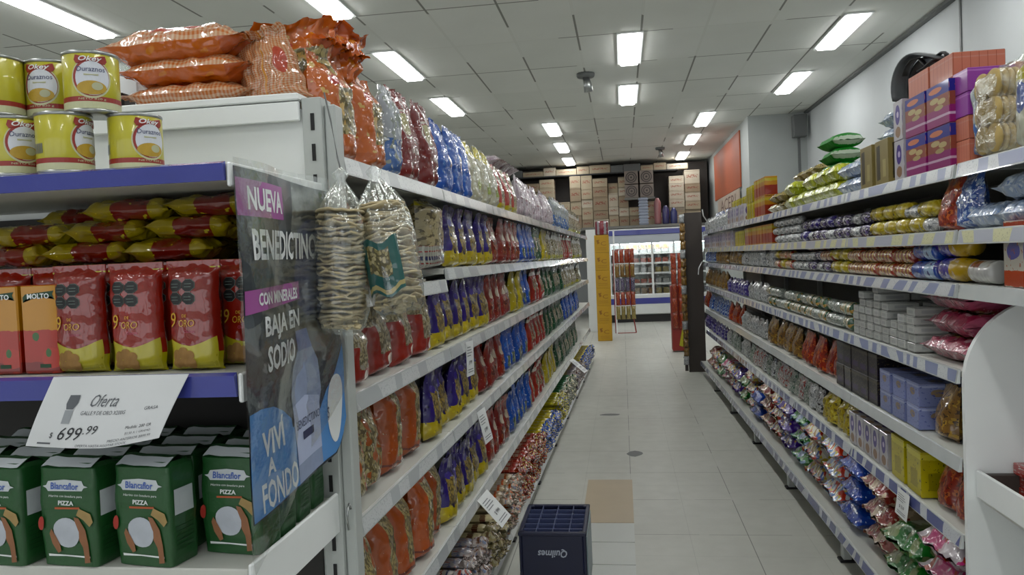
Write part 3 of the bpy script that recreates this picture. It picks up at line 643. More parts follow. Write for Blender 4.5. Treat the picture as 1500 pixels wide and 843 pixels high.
bagkind('lav', 'snack_bag', 'snack bag', P['lav'], .22, .13, .29, neck=.42, fold=.012, crumple=.012)
bagkind('lav_top', 'snack_bag', 'snack bag', P['lav'], .24, .08, .30, neck=.8, lay='end', pillow=True)
bagkind('macaroni', 'macaroni_bag', 'macaroni bag', P['macaroni'], .30, .15, .27, nu=18, nv=24, neck=.85, n=1)
bagkind('stripe_red', 'snack_bag', 'snack bag', P['stripe_red'], .11, .10, .28, neck=.8)
ENDS = {k_: pack('crumpled_'+k_, c1, [('n', 3, .55, c2), ('n', 8, .64, '#b9b5ac'), ('n', 5, .62, c3)], crinkle=.012, cscale=40, rough=.25) for k_, c1, c2, c3 in (
    ('spag_red', '#8a3424', '#b09a5c', '#5c1c14'), ('spag_blue', '#30509c', '#a8a45c', '#8c98b4'), ('spag_yel', '#a8a03c', '#8c8c7c', '#3c3c7c'), ('spag_grn', '#8f8f78', '#2c5c3c', '#b8ad84'),
    ('spag_cream', '#9a8c78', '#a8502c', '#3a3c5c'), ('spag_brown', '#a2966c', '#7a6248', '#bcb494'), ('spag_stripe', '#9c9796', '#8c4038', '#39426c'), ('spag_band', '#8f8480', '#6c4c3c', '#54607c'))}
for k_ in ('spag_red', 'spag_blue', 'spag_yel', 'spag_grn', 'spag_cream', 'spag_brown', 'spag_stripe', 'spag_band'):
    vs = []
    for i in range(3):
        b = Bag(.085, .035, .27, seed=i+5, pillow=True, neck=.88, crumple=.002, fold=.002); mb = MB()
        b.into(mb, 8, 14, 0, Matrix.Translation((0, .13, .0175)) @ LAY_END)
        b2 = Bag(.085, .03, .075, seed=i+9, pillow=True, neck=.7, crumple=.016, fold=.02, lump=.01); m2 = MB(); b2.into(m2, 10, 8, 0, Matrix.Translation((0, -.11, .0175)) @ LAY_END)
        vs.append([('packet', mb.mesh('packet', P[k_], True), None), ('crumpled_end', m2.mesh('crumpled_end', ENDS[k_], True), 0)])
    reg(k_, 'spaghetti_packet', 'spaghetti packet', vs, (.092, .34, .036))
# ---- kinds, right aisle
def rb(k_, nm, cat, mat, w, d, h, **kw): bagkind(k_, nm, cat, P[mat], w, d, h, nu=10, nv=12, **kw)
rb('w_bag', 'sweet_bag', 'sweet bag', 'r_white', .13, .07, .15, neck=.6, crumple=.01)
rb('w_bag2', 'sweet_bag', 'sweet bag', 'r_wr', .13, .07, .15, neck=.45, crumple=.012)
rb('w_bag3', 'sweet_bag', 'sweet bag', 'r_wk', .12, .07, .14, neck=.5, crumple=.012)
rb('w_bag4', 'sweet_bag', 'sweet bag', 'r_wb', .13, .07, .15, neck=.45, crumple=.012)
rb('br_bag', 'snack_bag', 'snack bag', 'r_brown', .17, .09, .19, neck=.42, crumple=.01)
rb('rd_bag', 'snack_bag', 'snack bag', 'r_red', .14, .08, .19, neck=.42, crumple=.01)
rb('bl_bag', 'snack_bag', 'snack bag', 'r_blue', .15, .08, .18, neck=.42, crumple=.01)
rb('pu_bag', 'snack_bag', 'snack bag', 'r_purple', .13, .07, .14, neck=.65, crumple=.01)
rb('ye_bag', 'snack_bag', 'snack bag', 'r_yellow', .14, .08, .16, neck=.65, crumple=.01)
rb('tan_bag', 'snack_bag', 'snack bag', 'r_tan', .2, .07, .22, lay='side', pillow=True, neck=.8, crumple=.01)
rb('lime', 'wrapped_pack', 'wrapped pack', 'r_lime', .15, .085, .24, lay='side', pillow=True, neck=.9, crumple=.006)
rb('grn', 'wrapped_pack', 'wrapped pack', 'r_green', .2, .082, .30, lay='side', pillow=True, neck=.93, crumple=.006)
rb('lblue', 'wrapped_pack', 'wrapped pack', 'r_lblue', .15, .075, .2, lay='side', pillow=True, neck=.85, crumple=.008)
rb('pinky', 'snack_bag', 'snack bag', 'r_pink', .24, .085, .36, lay='side', pillow=True, neck=.86, crumple=.012)
for k_, mt in (('c_conf', 'r_conf'), ('c_pur', 'r_purc'), ('c_lb', 'r_lb'), ('c_gc', 'r_gc'), ('c_rb', 'r_rb'), ('c_gb', 'r_gb'), ('c_wp', 'r_wp')):
    bagkind(k_, 'sweet_bag', 'sweet bag', P[mt], .31, .115, .40, nu=18, nv=22, lay='end', pillow=True, neck=.86, crumple=.012, lump=.012)
bagkind('c_db', 'sweet_bag', 'sweet bag', P['r_db'], .32, .10, .40, nu=18, nv=22, lay='end', pillow=True, neck=.92, crumple=.008)
rollkind('ro_gold', 'biscuit_roll', 'biscuit roll', P['r_gold'], .20, .028); rollkind('ro_choc', 'biscuit_roll', 'biscuit roll', P['r_choc'], .14, .028, True)
rollkind('ro_grn', 'biscuit_roll', 'biscuit roll', P['r_grn'], .14, .034); rollkind('ro_blue', 'biscuit_roll', 'biscuit roll', P['r_bluey'], .2, .034)
rollkind('ro_pury', 'biscuit_roll', 'biscuit roll', P['r_pury'], .22, .04, True); rollkind('ro_w', 'biscuit_roll', 'biscuit roll', P['r_wroll'], .15, .036)
rollkind('ro_yel', 'biscuit_roll', 'biscuit roll', P['r_yellow'], .15, .03, True); rollkind('ro_sil', 'biscuit_roll', 'biscuit roll', P['r_white'], .14, .026, True)
rollkind('ro_pur', 'biscuit_roll', 'biscuit roll', P['r_purple'], .14, .03, True)
boxkind('peanut', 'snack_box', 'snack box', P['b_peanut'], .19, .16, .142); boxkind('salmon', 'carton', 'carton', P['b_salmon'], .19, .16, .078); boxkind('salmon2', 'carton', 'carton', P['b_salmon'], .20, .18, .105)
boxkind('pcarton', 'carton', 'carton', P['b_purple'], .11, .14, .072); boxkind('kraft', 'carton', 'carton', P['b_kraft'], .16, .14, .18)
boxkind('lilac', 'carton', 'carton', P['b_lilac'], .13, .14, .085); boxkind('darkb', 'carton', 'carton', P['b_dark'], .13, .14, .11)
boxkind('whiteb', 'small_carton', 'small carton', P['b_white'], .078, .12, .033, .0015); boxkind('yelb', 'box', 'box', P['b_yel'], .15, .10, .17)
boxkind('pwb', 'box', 'box', P['b_pw'], .10, .08, .15); boxkind('cereal', 'box', 'box', P['b_cereal'], .115, .10, .185); boxkind('orb', 'box', 'box', P['b_orange'], .11, .09, .14)
boxkind('smallyel', 'box', 'box', P['b_yel'], .09, .08, .13)
# ================================================================ LEFT AISLE PRODUCTS
A = run
# top shelf
A('L', 1, 497, 578, 'orange_big', 'orange noodle snack bag', tilt=8)
A('L', 1, 579, 596, 'clear_blue', 'clear and blue snack bag')
A('L', 1, 600, 655, 'maroon', 'dark red snack bag')
A('L', 1, 658, 700, 'bluebig', 'bright blue snack bag')
A('L', 1, 702, 738, 'ricey', 'clear bag with yellow top')
A('L', 1, 741, 766, 'redyel', 'red and yellow pasta bag')
A('L', 1, 769, 815, 'lav', 'pale lavender striped snack bag')
A('L', 1, 752, 775, 'lav_top', 'lavender bag lying on the pasta bags', zoff=.295, inset=.06)
A('L', 1, 817, 836, 'clear_blue', 'white and blue bag at far end')
A('L', 1, 838, 853, 'pale_pasta', 'pale bag at far end')
# second shelf
A('L', 2, 500, 556, 'orange_big', 'orange snack bag', tilt=6, zz=1.43)
A('L', 2, 557, 573, 'stripe_red', 'snack bag with red and black stripes', zz=1.43)
A('L', 2, 574, 606, 'clear_noodle', 'clear noodle bag', zz=1.43)
A('L', 2, 628, 664, 'macaroni', 'bag of twisted macaroni with striped band', inset=.0)
A('L', 2, 668, 729, 'purple_pasta', 'purple and yellow pasta bag')
A('L', 2, 733, 768, 'red_pasta', 'dark red pasta bag')
A('L', 2, 770, 790, 'blue_pasta', 'blue pasta bag')
A('L', 2, 791, 800, 'green_pasta', 'dark green pasta bag')
A('L', 2, 801, 809, 'yellow_pasta', 'yellow pasta bag')
A('L', 2, 810, 830, 'pale_pasta', 'pale clear pasta bag')
A('L', 2, 831, 843, 'red_white', 'red and white pasta bag')
A('L', 2, 844, 855, 'pale_pasta', 'far pale pasta bag')
# third shelf
A('L', 3, 517, 556, 'clear_short', 'short clear snack bag with red band')
A('L', 3, 560, 644, 'red_rice', 'red edged clear pasta bag')
A('L', 3, 646, 722, 'purple_pasta', 'purple and yellow pasta bag', tilt=7)
A('L', 3, 724, 757, 'red_pasta', 'dark red pasta bag')
A('L', 3, 759, 771, 'yellow_pasta', 'yellow pasta bag')
A('L', 3, 773, 784, 'blue_pasta', 'blue pasta bag')
A('L', 3, 786, 803, 'red_white', 'red and white pasta bag')
A('L', 3, 805, 829, 'green_pasta', 'dark green pasta bag')
A('L', 3, 831, 853, 'pale_pasta', 'pale clear pasta bag')
# fourth shelf
A('L', 4, 526, 576, 'clear_noodle', 'clear and orange noodle bag')
A('L', 4, 578, 634, 'orange_noodle', 'orange noodle bag')
A('L', 4, 637, 712, 'purple_pasta', 'purple and yellow pasta bag', tilt=7)
A('L', 4, 714, 746, 'red_pasta', 'dark red pasta bag')
A('L', 4, 748, 780, 'blue_pasta', 'blue pasta bag')
A('L', 4, 782, 804, 'red_white', 'red and white pasta bag')
A('L', 4, 806, 830, 'green_pasta', 'dark green pasta bag')
A('L', 4, 832, 852, 'blue_pasta', 'far blue pasta bag')
# fifth shelf
A('L', 5, 528, 572, 'clear_noodle', 'clear and orange noodle bag')
A('L', 5, 576, 660, 'orange_noodle', 'orange noodle bag')
A('L', 5, 663, 722, 'purple_pasta', 'purple and yellow pasta bag', tilt=7)
A('L', 5, 724, 754, 'red_pasta', 'dark red pasta bag')
A('L', 5, 756, 784, 'blue_pasta', 'blue pasta bag')
A('L', 5, 786, 804, 'red_white', 'red and white pasta bag')
A('L', 5, 806, 820, 'yellow_pasta', 'yellow pasta bag')
A('L', 5, 822, 851, 'green_pasta', 'dark green pasta bag')
# bottom shelf: spaghetti lying with its crumpled ends to the aisle
def spag(y0, y1, kind, desc, layers, gap=.004):
    n = max(1, int((y1-y0)/(K[kind]['size'][0]+gap))); st = (y1-y0)/n
    for i in range(n):
        for l in range(layers):
            y = y0+st*(i+.5)+random.uniform(-.004, .004)
            spawn(kind, (xl(y)+.06-.145-random.uniform(0, .03), y, .13+l*.0375), PI/2+R(random.uniform(-4, 4)), f'{desc}, in a stacked row on the left bottom shelf', f'{desc} row on the left bottom shelf', vi=i+l)
spag(2.35, 2.95, 'spag_stripe', 'yellow spaghetti packet with striped end', 5)
spag(2.96, 3.30, 'spag_band', 'brown banded spaghetti packet', 5)
spag(3.36, 3.72, 'spag_brown', 'cream spaghetti packet with brown band', 4)
spag(3.76, 4.30, 'spag_cream', 'cream spaghetti packet with orange band', 5)
spag(4.34, 5.3, 'spag_red', 'red spaghetti packet', 5)
spag(5.36, 6.3, 'spag_blue', 'blue and yellow spaghetti packet', 4)
spag(6.35, 6.9, 'spag_yel', 'yellow spaghetti packet', 5)
spag(6.95, 7.9, 'spag_grn', 'green and cream spaghetti packet', 5)
spag(7.95, 9.2, 'spag_band', 'far brown banded spaghetti packet', 4)
spag(9.25, 10.8, 'spag_blue', 'far blue spaghetti packet', 4)
# ================================================================ RIGHT AISLE PRODUCTS
rollkind('ro_sil14', 'biscuit_roll', 'biscuit roll', P['r_wb'], .13, .033)
# top shelf
boxkind('scarton', 'carton', 'carton', P['b_salmon'], .11, .14, .072)
A('R', 1, 1322, 1388, 'peanut', 'purple and blue snack box', layers=2, tilt=0, jit=.001, gap=.001)
zt = 1.742+.286
for i, (y, n) in enumerate(((3.04, 'left of the two under the black strap'), (2.84, 'right of the two under the black strap'))):
    spawn('salmon', (xr(y)+.11, y, zt+.004), -PI/2, f'pale orange carton on the snack boxes, {n}', 'pale orange cartons')
for l in range(3):
    for i, y in enumerate((3.07, 2.86)):
        spawn('salmon2', (1.345, y-.03, 1.744+l*.107), -PI/2, f'pale orange carton of the tall stack at the back, {("left", "right")[i]} column, {ORD[l]} up', 'pale orange cartons')
for l in range(4): spawn('pcarton' if l > 1 else 'scarton', (xr(2.7)+.10, 2.775-.08, 1.744+l*.0735), -PI/2, f'{"purple" if l > 1 else "orange"} carton right of the snack boxes, {ORD[l]} from the shelf', 'small cartons right of the snack boxes')
A('R', 1, 1273, 1302, 'kraft', 'olive brown carton', layers=1, tilt=2); A('R', 1, 1256, 1272, 'kraft', 'olive carton standing left of the brown one', tilt=0)
A('R', 1, 1304, 1319, 'pwb', 'blue and yellow box beside the snack boxes', layers=2, tilt=1)
A('R', 1, 1222, 1268, 'lblue', 'pale blue wrapped pack behind the cartons', layers=5, inset=.20)
A('R', 1, 1220, 1254, 'lblue', 'pale blue wrapped pack', layers=2)
A('R', 1, 1186, 1216, 'lime', 'lime yellow wrapped pack', layers=2)
A('R', 1, 1142, 1184, 'lime', 'lime wrapped pack farther along', layers=2, stag=.3)
A('R', 1, 1150, 1172, 'grn', 'bright green wrapped pack', layers=5, inset=.19)
A('R', 1, 1120, 1150, 'tan_bag', 'yellow brown snack bag', layers=4, inset=.18)
A('R', 1, 1121, 1139, 'tan_bag', 'yellow brown snack bag farther along', layers=2)
A('R', 1, 1103, 1118, 'orb', 'orange and yellow box', layers=2, tilt=1)
A('R', 1, 1091, 1101, 'smallyel', 'yellow box', layers=2, tilt=1)
A('R', 1, 1062, 1089, 'pwb', 'purple and white box', layers=1); A('R', 1, 1050, 1088, 'smallyel', 'small yellow box behind', inset=.16, layers=2)
A('R', 1, 1029, 1060, 'w_bag', 'white and teal sweet bag', layers=1, inset=.02); A('R', 1, 1029, 1060, 'bl_bag', 'blue bag behind the white ones', inset=.12, zoff=.03)
# second shelf
A('R', 2, 1408, 1445, 'lblue', 'pale tray pack in clear film', layers=1, tilt=3)
A('R', 2, 1447, 1500, 'lblue', 'blue and clear tray pack', layers=2, tilt=3)
A('R', 2, 1385, 1406, 'bl_bag', 'blue and clear snack bag', tilt=3); A('R', 2, 1361, 1383, 'rd_bag', 'pink and clear snack bag', tilt=3)
A('R', 2, 1322, 1358, ['ro_sil', 'ro_yel', 'ro_sil'], 'silver wrapped roll', layers=2, rows=2)
A('R', 2, 1268, 1320, 'ro_yel', 'yellow wrapped roll', layers=2, rows=2)
A('R', 2, 1215, 1266, ['ro_choc', 'ro_sil', 'ro_choc'], 'dark wrapped roll', layers=2, rows=2)
A('R', 2, 1168, 1213, ['ro_pur', 'ro_choc', 'ro_sil'], 'purple wrapped roll', layers=2, rows=2)
A('R', 2, 1130, 1166, 'ro_sil', 'silver roll farther along', layers=3)
A('R', 2, 1088, 1128, 'orb', 'orange box', layers=1, tilt=1)
A('R', 2, 1072, 1087, 'smallyel', 'yellow box'); A('R', 2, 1029, 1070, 'pwb', 'small white box')
# third shelf
A('R', 3, 1457, 1500, 'cereal', 'white and red printed box', tilt=1)
A('R', 3, 1398, 1446, 'ro_w', 'white paper wrapped roll', inset=.02)
A('R', 3, 1362, 1396, 'ro_pury', 'purple and yellow roll', layers=2)
A('R', 3, 1330, 1360, 'ro_blue', 'blue roll', layers=2)
A('R', 3, 1236, 1328, 'ro_gold', 'red and gold biscuit roll', layers=3, rows=2, tilt=1)
A('R', 3, 1212, 1234, 'ro_yel', 'yellow gold roll', layers=2); A('R', 3, 1180, 1210, ['ro_choc', 'ro_gold', 'ro_sil'], 'dark gold roll', layers=3)
A('R', 3, 1156, 1178, 'ro_sil', 'silver blue roll', layers=2); A('R', 3, 1130, 1154, ['ro_yel', 'ro_gold'], 'yellow roll', layers=2)
A('R', 3, 1080, 1128, ['w_bag3', 'w_bag'], 'white and black sweet bag'); A('R', 3, 1046, 1078, 'br_bag', 'brown and white snack bag'); A('R', 3, 1029, 1044, 'bl_bag', 'teal blue snack bag')
# fourth shelf
A('R', 4, 1342, 1405, 'pinky', 'pink snack bag with puffed snacks', layers=3, tilt=3)
def cartons(px0, px1, hs, inset):
    y0, y1 = sorted((yr(px0, 1.085), yr(px1, 1.085))); n = len(hs); st = (y1-y0)/n
    for i, hgt in enumerate(hs):
        for l in range(hgt):
            y = y1-st*(i+.5)
            spawn('whiteb', (xr(y)+inset+.06+random.uniform(0, .008), y+random.uniform(-.003, .003), 1.089+l*.0335), -PI/2+R(random.uniform(-2, 2)), 'small plain white carton in the stacks on the right fourth shelf', 'small white cartons on the right fourth shelf')
cartons(1243, 1335, [4, 6, 5, 7, 5, 3, 4, 5], .015)
cartons(1243, 1345, [6, 4, 5, 6, 3, 5, 6, 4, 5], .15)
A('R', 4, 1120, 1240, ['ro_grn', 'ro_grn', 'ro_sil14'], 'green and white roll', layers=2, rows=1, tilt=6, stag=.15); A('R', 4, 1140, 1240, 'ro_choc', 'dark roll behind the green ones', layers=2, inset=.10)
A('R', 4, 1090, 1117, 'w_bag', 'white sweet bag leaning', tilt=12); A('R', 4, 1060, 1088, 'pu_bag', 'purple snack bag'); A('R', 4, 1029, 1058, 'br_bag', 'brown snack bag')
# fifth shelf
A('R', 5, 1345, 1378, 'br_bag', 'brown snack bag behind the divider'); 
A('R', 5, 1283, 1342, 'lilac', 'lilac blue carton', layers=2, rows=2, tilt=1)
A('R', 5, 1222, 1280, 'darkb', 'dark patterned carton', layers=2, tilt=1)
A('R', 5, 1166, 1219, 'rd_bag', 'orange red snack bag'); A('R', 5, 1116, 1163, 'br_bag', 'brown and gold snack bag')
A('R', 5, 1082, 1114, ['w_bag3', 'w_bag'], 'white and grey sweet bag'); A('R', 5, 1064, 1080, 'rd_bag', 'brick red bag'); A('R', 5, 1036, 1062, 'bl_bag', 'blue bag'); A('R', 5, 1028, 1035, 'rd_bag', 'far red bag')
# sixth shelf
A('R', 6, 1352, 1405, 'rd_bag', 'red and yellow snack bag', inset=.02); A('R', 6, 1298, 1348, 'yelb', 'yellow printed box', tilt=1)
A('R', 6, 1240, 1295, 'pwb', 'white box with a purple emblem', tilt=1); A('R', 6, 1196, 1237, 'ye_bag', 'yellow and red snack bag')
A('R', 6, 1100, 1194, ['w_bag', 'w_bag2', 'w_bag3', 'w_bag4'], 'red white and silver sweet bag', tilt=8); A('R', 6, 1060, 1098, ['w_bag', 'w_bag4'], 'silver sweet bag farther along', tilt=10); A('R', 6, 1030, 1058, 'pu_bag', 'violet bag')
# bottom shelf: large sweet bags lying end to the aisle
BAGS = [(2.82, 'c_wp', 'white and pink sweet bag', 3), (3.16, 'c_gb', 'green and white sweet bag', 2), (3.50, 'c_rb', 'red and clear sweet bag', 3), (3.85, 'c_db', 'large royal blue sweet bag', 3), (4.2, 'c_lb', 'silvery blue sweet bag', 3), (4.55, 'c_conf', 'multicoloured sweet bag', 3),
        (4.9, 'c_gc', 'green and blue sweet bag', 3), (5.25, 'c_pur', 'shiny purple sweet bag', 3), (5.6, 'c_conf', 'multicoloured sweet bag behind the purple one', 3), (5.95, 'c_rb', 'brown and red sweet bag', 3), (6.3, 'c_db', 'royal blue sweet bag farther along', 2), (6.65, 'c_conf', 'far multicoloured sweet bag', 3),
        (7.0, 'c_gb', 'pale green sweet bag', 2), (7.35, 'c_pur', 'far purple sweet bag', 2), (7.7, 'c_conf', 'gold and red sweet bag', 2), (8.05, 'c_wp', 'far white and pink bag', 2), (8.4, 'c_gb', 'far green bag', 2), (8.75, 'c_conf', 'last multicoloured bag but one', 2), (9.15, 'c_rb', 'last brown bag of the row', 2)]
for y, k_, d_, n in BAGS:
    for l in range(n):
        spawn(k_, (xr(y)-.08+.02+.205+random.uniform(0, .03), y+random.uniform(-.01, .01), .176+l*.112), -PI/2+R(random.uniform(-5, 5)), f'{d_} on the right bottom shelf, {("lowest of its stack", "middle of its stack" if n > 2 else "topmost of its stack", "topmost of its stack")[l]}', 'sweet bags on the right bottom shelf')
# clear bag of round biscuits, near end of the right top shelf
def biscuit_bag(x, y, z):
    o = link('biscuit_bag', None, None, (x, y, z), (0, 0, -PI/2)); tag(o, 'clear bag with blue edges showing big round biscuits', 'biscuit bag')
    dm = MB().lathe([(0, 0), (.040, 0), (.043, .004), (.043, .009), (.040, .013), (0, .014)], 18).mesh('round_biscuit', P['biscuit'], True)
    for r in range(3):
        for c in range(2):
            for k in range(4): link('round_biscuit', dm, o, (-.015+.075*c-.02, -.045+.017*k, .052+.078*r), (PI/2, random.uniform(-.1, .1), 0))
    b = Bag(.25, .135, .27, seed=3, neck=.86, crumple=.006); mb = MB(); b.into(mb, 16, 20); link('clear_wrap', mb.mesh('clear_wrap', M['film'], True), o)
    b = Bag(.07, .11, .25, seed=8, neck=.85, crumple=.012); mb = MB(); b.into(mb, 8, 16, 0, Matrix.Translation((-.085, 0, .003))); link('printed_edge', mb.mesh('printed_edge', P['clear_blue'], True), o)
biscuit_bag(xr(2.42)+.085, 2.52, 1.745)
bagkind('ywb', 'snack_bag', 'snack bag', pack('yellow_white_blue_print', '#b0b2a0', [('v', .88, .14, '#a8a428'), ('e', .45, .55, .24, .17, '#2c4c94'), ('r', .9, .5, .12, .5, '#a8a030')]), .15, .09, .25, nu=14, nv=18, neck=.82)
spawn('ywb', (xr(2.3)+.07, 2.31, 1.745), -PI/2, 'yellow and white pack with a blue oval, near end of the right top shelf')
# black padded strap on the cartons
def strap():
    o = link('padded_strap', None, None, (1.17, 3.24, 2.142), (0, 0, R(-72))); tag(o, 'thick black and grey padded strap with buckle on top of the cartons', 'strap'); o.scale = (.8, .8, .62)
    def band(n, pts, wd, th, mat, par):
        mb = MB(); vs = []; 
        P_ = [Vector(p) for p in pts]; N = len(P_)
        for i, p in enumerate(P_):
            t = (P_[min(N-1, i+1)]-P_[max(0, i-1)]).normalized(); nn = Vector((0, 1, 0)); q = t.cross(nn).normalized()
            for k in range(8):
                a = 2*PI*k/8+PI/8; vs.append(p+nn*wd*(math.cos(a)*1.05)+q*th*math.sin(a))
        fs = [(i*8+k, i*8+(k+1) % 8, (i+1)*8+(k+1) % 8, (i+1)*8+k) for i in range(N-1) for k in range(8)]+[tuple(range(7, -1, -1)), tuple((N-1)*8+k for k in range(8))]
        mb.add(vs, fs); return link(n, mb.mesh(n, mat, True), par)
    arc = [(-.02-.13*math.cos(R(a)), 0, -.05+.18*math.sin(R(a))) for a in range(-25, 125, 10)] + [(.12, 0, .075), (.17, 0, .045)]
    g = flat('strap_padding', '#4a4e50', .5, 0, .3, 20)
    band('padding', [(x, -.02, z) for x, _, z in arc], .045, .011, g, o)
    band('padding', [(x*.88, .045, z*.9-.005) for x, _, z in arc], .03, .011, M['black'], o)
    band('webbing', [(-.09, -.03, .02), (-.06, -.035, .07), (-.02, -.035, .10), (.03, -.035, .09), (.06, -.03, .03), (.05, 0, .012)], .016, .006, M['black'], o)
    band('webbing', [(.02, -.03, .014), (.07, -.035, .02), (.12, -.035, .045), (.16, -.03, .05)], .022, .012, M['black'], o)
    band('buckle', [(.165+.035*math.cos(R(a)), -.03, .045+.035*math.sin(R(a))) for a in range(0, 361, 30)], .012, .009, M['black'], o)
strap()
# small red boxes in the near tray
boxkind('redcandy', 'sweet_box', 'sweet box', pack('red_sweet_box_print', '#a32a22', [('n', 7, .6, '#c8b8b0')], crinkle=0), .10, .18, .035)
for i in range(7): spawn('redcandy', (1.24+.0*i, 2.53-.115*i, .694), 0, f'flat red sweet box in the white tray, {ORD[i]} from the divider', 'red sweet boxes in the tray')
for i in range(7): spawn('redcandy', (1.235, 2.53-.115*i, .766), R(2), f'topmost red sweet box in the white tray, {ORD[i]} from the divider', 'red sweet boxes in the tray')
for i in range(7): spawn('redcandy', (1.24, 2.53-.115*i, .730), R(-2), f'upper red sweet box in the white tray, {ORD[i]} from the divider', 'red sweet boxes in the tray')
# ================================================================ PRICE CARDS
def price_card(loc, rot, w, h, big, label, curl=.0, parent=None):
    mb = MB(); n = 6; vs = []; 
    for s in (0, .0012):
        for i in range(n+1):
            z = -h*i/n; vs += [(-w/2, s - curl*(i/n)**2, z), (w/2, s - curl*(i/n)**2, z)]
    fs = [(2*i, 2*i+2, 2*i+3, 2*i+1) for i in range(n)] + [(2*(n+1)+2*i, 2*(n+1)+2*i+1, 2*(n+1)+2*i+3, 2*(n+1)+2*i+2) for i in range(n)]
    mb.add(vs, fs); f = lambda x, z: (x, -curl*(z/h)**2-.0012, z)
    put_text(mb, big, 0, -h*.62, w*.42, h*.13, f, 1, 0, .01)
    for k in range(4): mb.add([f(-w*.4, -h*(.16+.08*k)), f(w*(.1+.08*(k % 3)), -h*(.16+.08*k)), f(w*(.1+.08*(k % 3)), -h*(.185+.08*k)), f(-w*.4, -h*(.185+.08*k))], [(3, 2, 1, 0)], None, 2)
    for k in range(2): mb.add([f(-w*.35, -h*(.8+.07*k)), f(w*.35, -h*(.8+.07*k)), f(w*.35, -h*(.825+.07*k)), f(-w*.35, -h*(.825+.07*k))], [(3, 2, 1, 0)], None, 2)
    o = link('price_card', mb.mesh('price_card', [M['paper'], M['ink'], M['inkg']])); o.location = loc; o.rotation_euler = rot; return tag(o, label, 'price card')
def lcard(px, z, w, h, lb, dx=.02, out=0, tz=0, curl=.0, big='$ 999'):
    y = yl(px, z); price_card((xl(y)+dx, y, z), (R(out), R(tz), PI/2-R(10)), w, h, big, lb, curl)
lcard(681, 1.155, .085, .15, 'narrow white price card hanging from the left third shelf')
lcard(698, .822, .10, .15, 'white price card hanging from the left fourth shelf', tz=-4, out=-12)
lcard(700, .445, .13, .16, 'white price card sticking out from the left fifth shelf', out=-42, tz=-6, dx=.02)
lcard(834, .44, .16, .2, 'small far white price card on the left fifth shelf', out=-50)
y = yr(1332, .55); price_card((xr(y)-.02, y, .552), (R(-8), R(0), -PI/2), .125, .10, '$ 529', 'white price card on the blue rail of the right sixth shelf')
# paper tags sticking out at the far right shelves
for px, z, n in ((1047, 1.75, 'top'), (1037, 1.36, 'third')):
    y = yr(px, z); mb = MB(); pts = [(0, 0, 0), (-.05, 0, .05), (-.10, 0, .13), (-.11, 0, .20)] if n == 'top' else [(0, 0, 0), (-.05, 0, .02), (-.09, 0, -.05), (-.10, 0, -.13)]
    vs = [(x, sgn*.05, z_) for x, _, z_ in pts for sgn in (-1, 1)]+[(x+.003, sgn*.05, z_) for x, _, z_ in pts for sgn in (-1, 1)]
    fs = [(2*i, 2*i+1, 2*i+3, 2*i+2) for i in range(3)]+[(8+2*i, 8+2*i+2, 8+2*i+3, 8+2*i+1) for i in range(3)]
    mb.add(vs, fs); tag(link('paper_tag', mb.mesh('paper_tag', M['paper']), None, (xr(y)-.016, y, z)), f'curled white paper tag at far end of the right {n} shelf', 'tag')
# ================================================================ END CAP
EX0, EX1, EY0, EY1 = -2.3, -.735, 1.42, 1.9
cap = tag(link('end_display', None, None, (-1.5, 1.66, 0)), 'white metal end display with blue shelf rails facing the camera', 'shelf')
def cp(n, mb, mat, par=None, sm=False, mats=None):
    o = link(n, mb.mesh(n, mats or mat, sm), par or cap)
    if par is None: o.location = (1.5, -1.66, 0)
    return o
cp('back_panel', MB().box(EX0, -.782, 1.90, 1.93, .05, 1.90), M['white'])
cp('back_shade', MB().box(EX0, -.786, 1.892, 1.899, .06, 1.66), flat('back_shade_dark', '#2b2a28', .7))  # dark sheet added for the shade over the lower back panel
cp('top_board', MB().box(EX0, -.782, 1.872, 2.35, 1.919, 1.937, 0, .003).box(EX0, -.782, 1.872, 1.884, 1.868, 1.915, 0, .002), M['white'])
mb = MB(); mb.box(-.779, -.728, 1.885, 1.955, 0, 1.925, 0, .002); mb.box(-.7275, -.698, 1.90, 1.955, 0, 1.908, 0, .004)
up = cp('upright', mb, M['upright'])
z = 1.885; slm = MB().box(-.0045, .0045, -.0014, .0014, -.042, 0).mesh('slot', M['slot'])
while z > .1: link('slot', slm, up, (-.7515, 1.8834, z)); z -= .076
for (z, th, blue) in ((1.71, .035, 1), (1.302, .045, 1), (.915, .07, 0), (.45, .05, 0)):
    sb = cp('shelf_board', MB().box(EX0, EX1-.012, EY0+.006, 1.890, z-th, z, 0, .003), M['shelf'])
    mb = MB(); h = th
    if blue:
        vs = [(x, y, zz) for x in (EX0, EX1-.012) for y, zz in ((EY0+.004, z+.002), (EY0-.010, z-.003), (EY0-.002, z-h), (EY0+.004, z-h))]
        mb.add(vs, [(0, 1, 5, 4), (1, 2, 6, 5), (2, 3, 7, 6), (3, 2, 1, 0), (4, 5, 6, 7)]); cp('blue_price_rail', mb, M['blue'], sb)
    cp('side_bracket', MB().box(EX1-.010, EX1, EY0, 1.89, z-th-(.02 if not blue else .012), z+(.012 if not blue else .0), 0, .003), M['white'], sb)
wire = MB().tube([(-.70, 1.876, .89), (-.70, 1.866, .905), (-.70, 1.856, .90), (-.702, 1.852, .87), (-.704, 1.866, .84)], .003, 8).mesh('hook', M['steel'], True)
tag(link('wire_hook', wire), 'small bent steel hook on the lower part of the upright', 'hook')
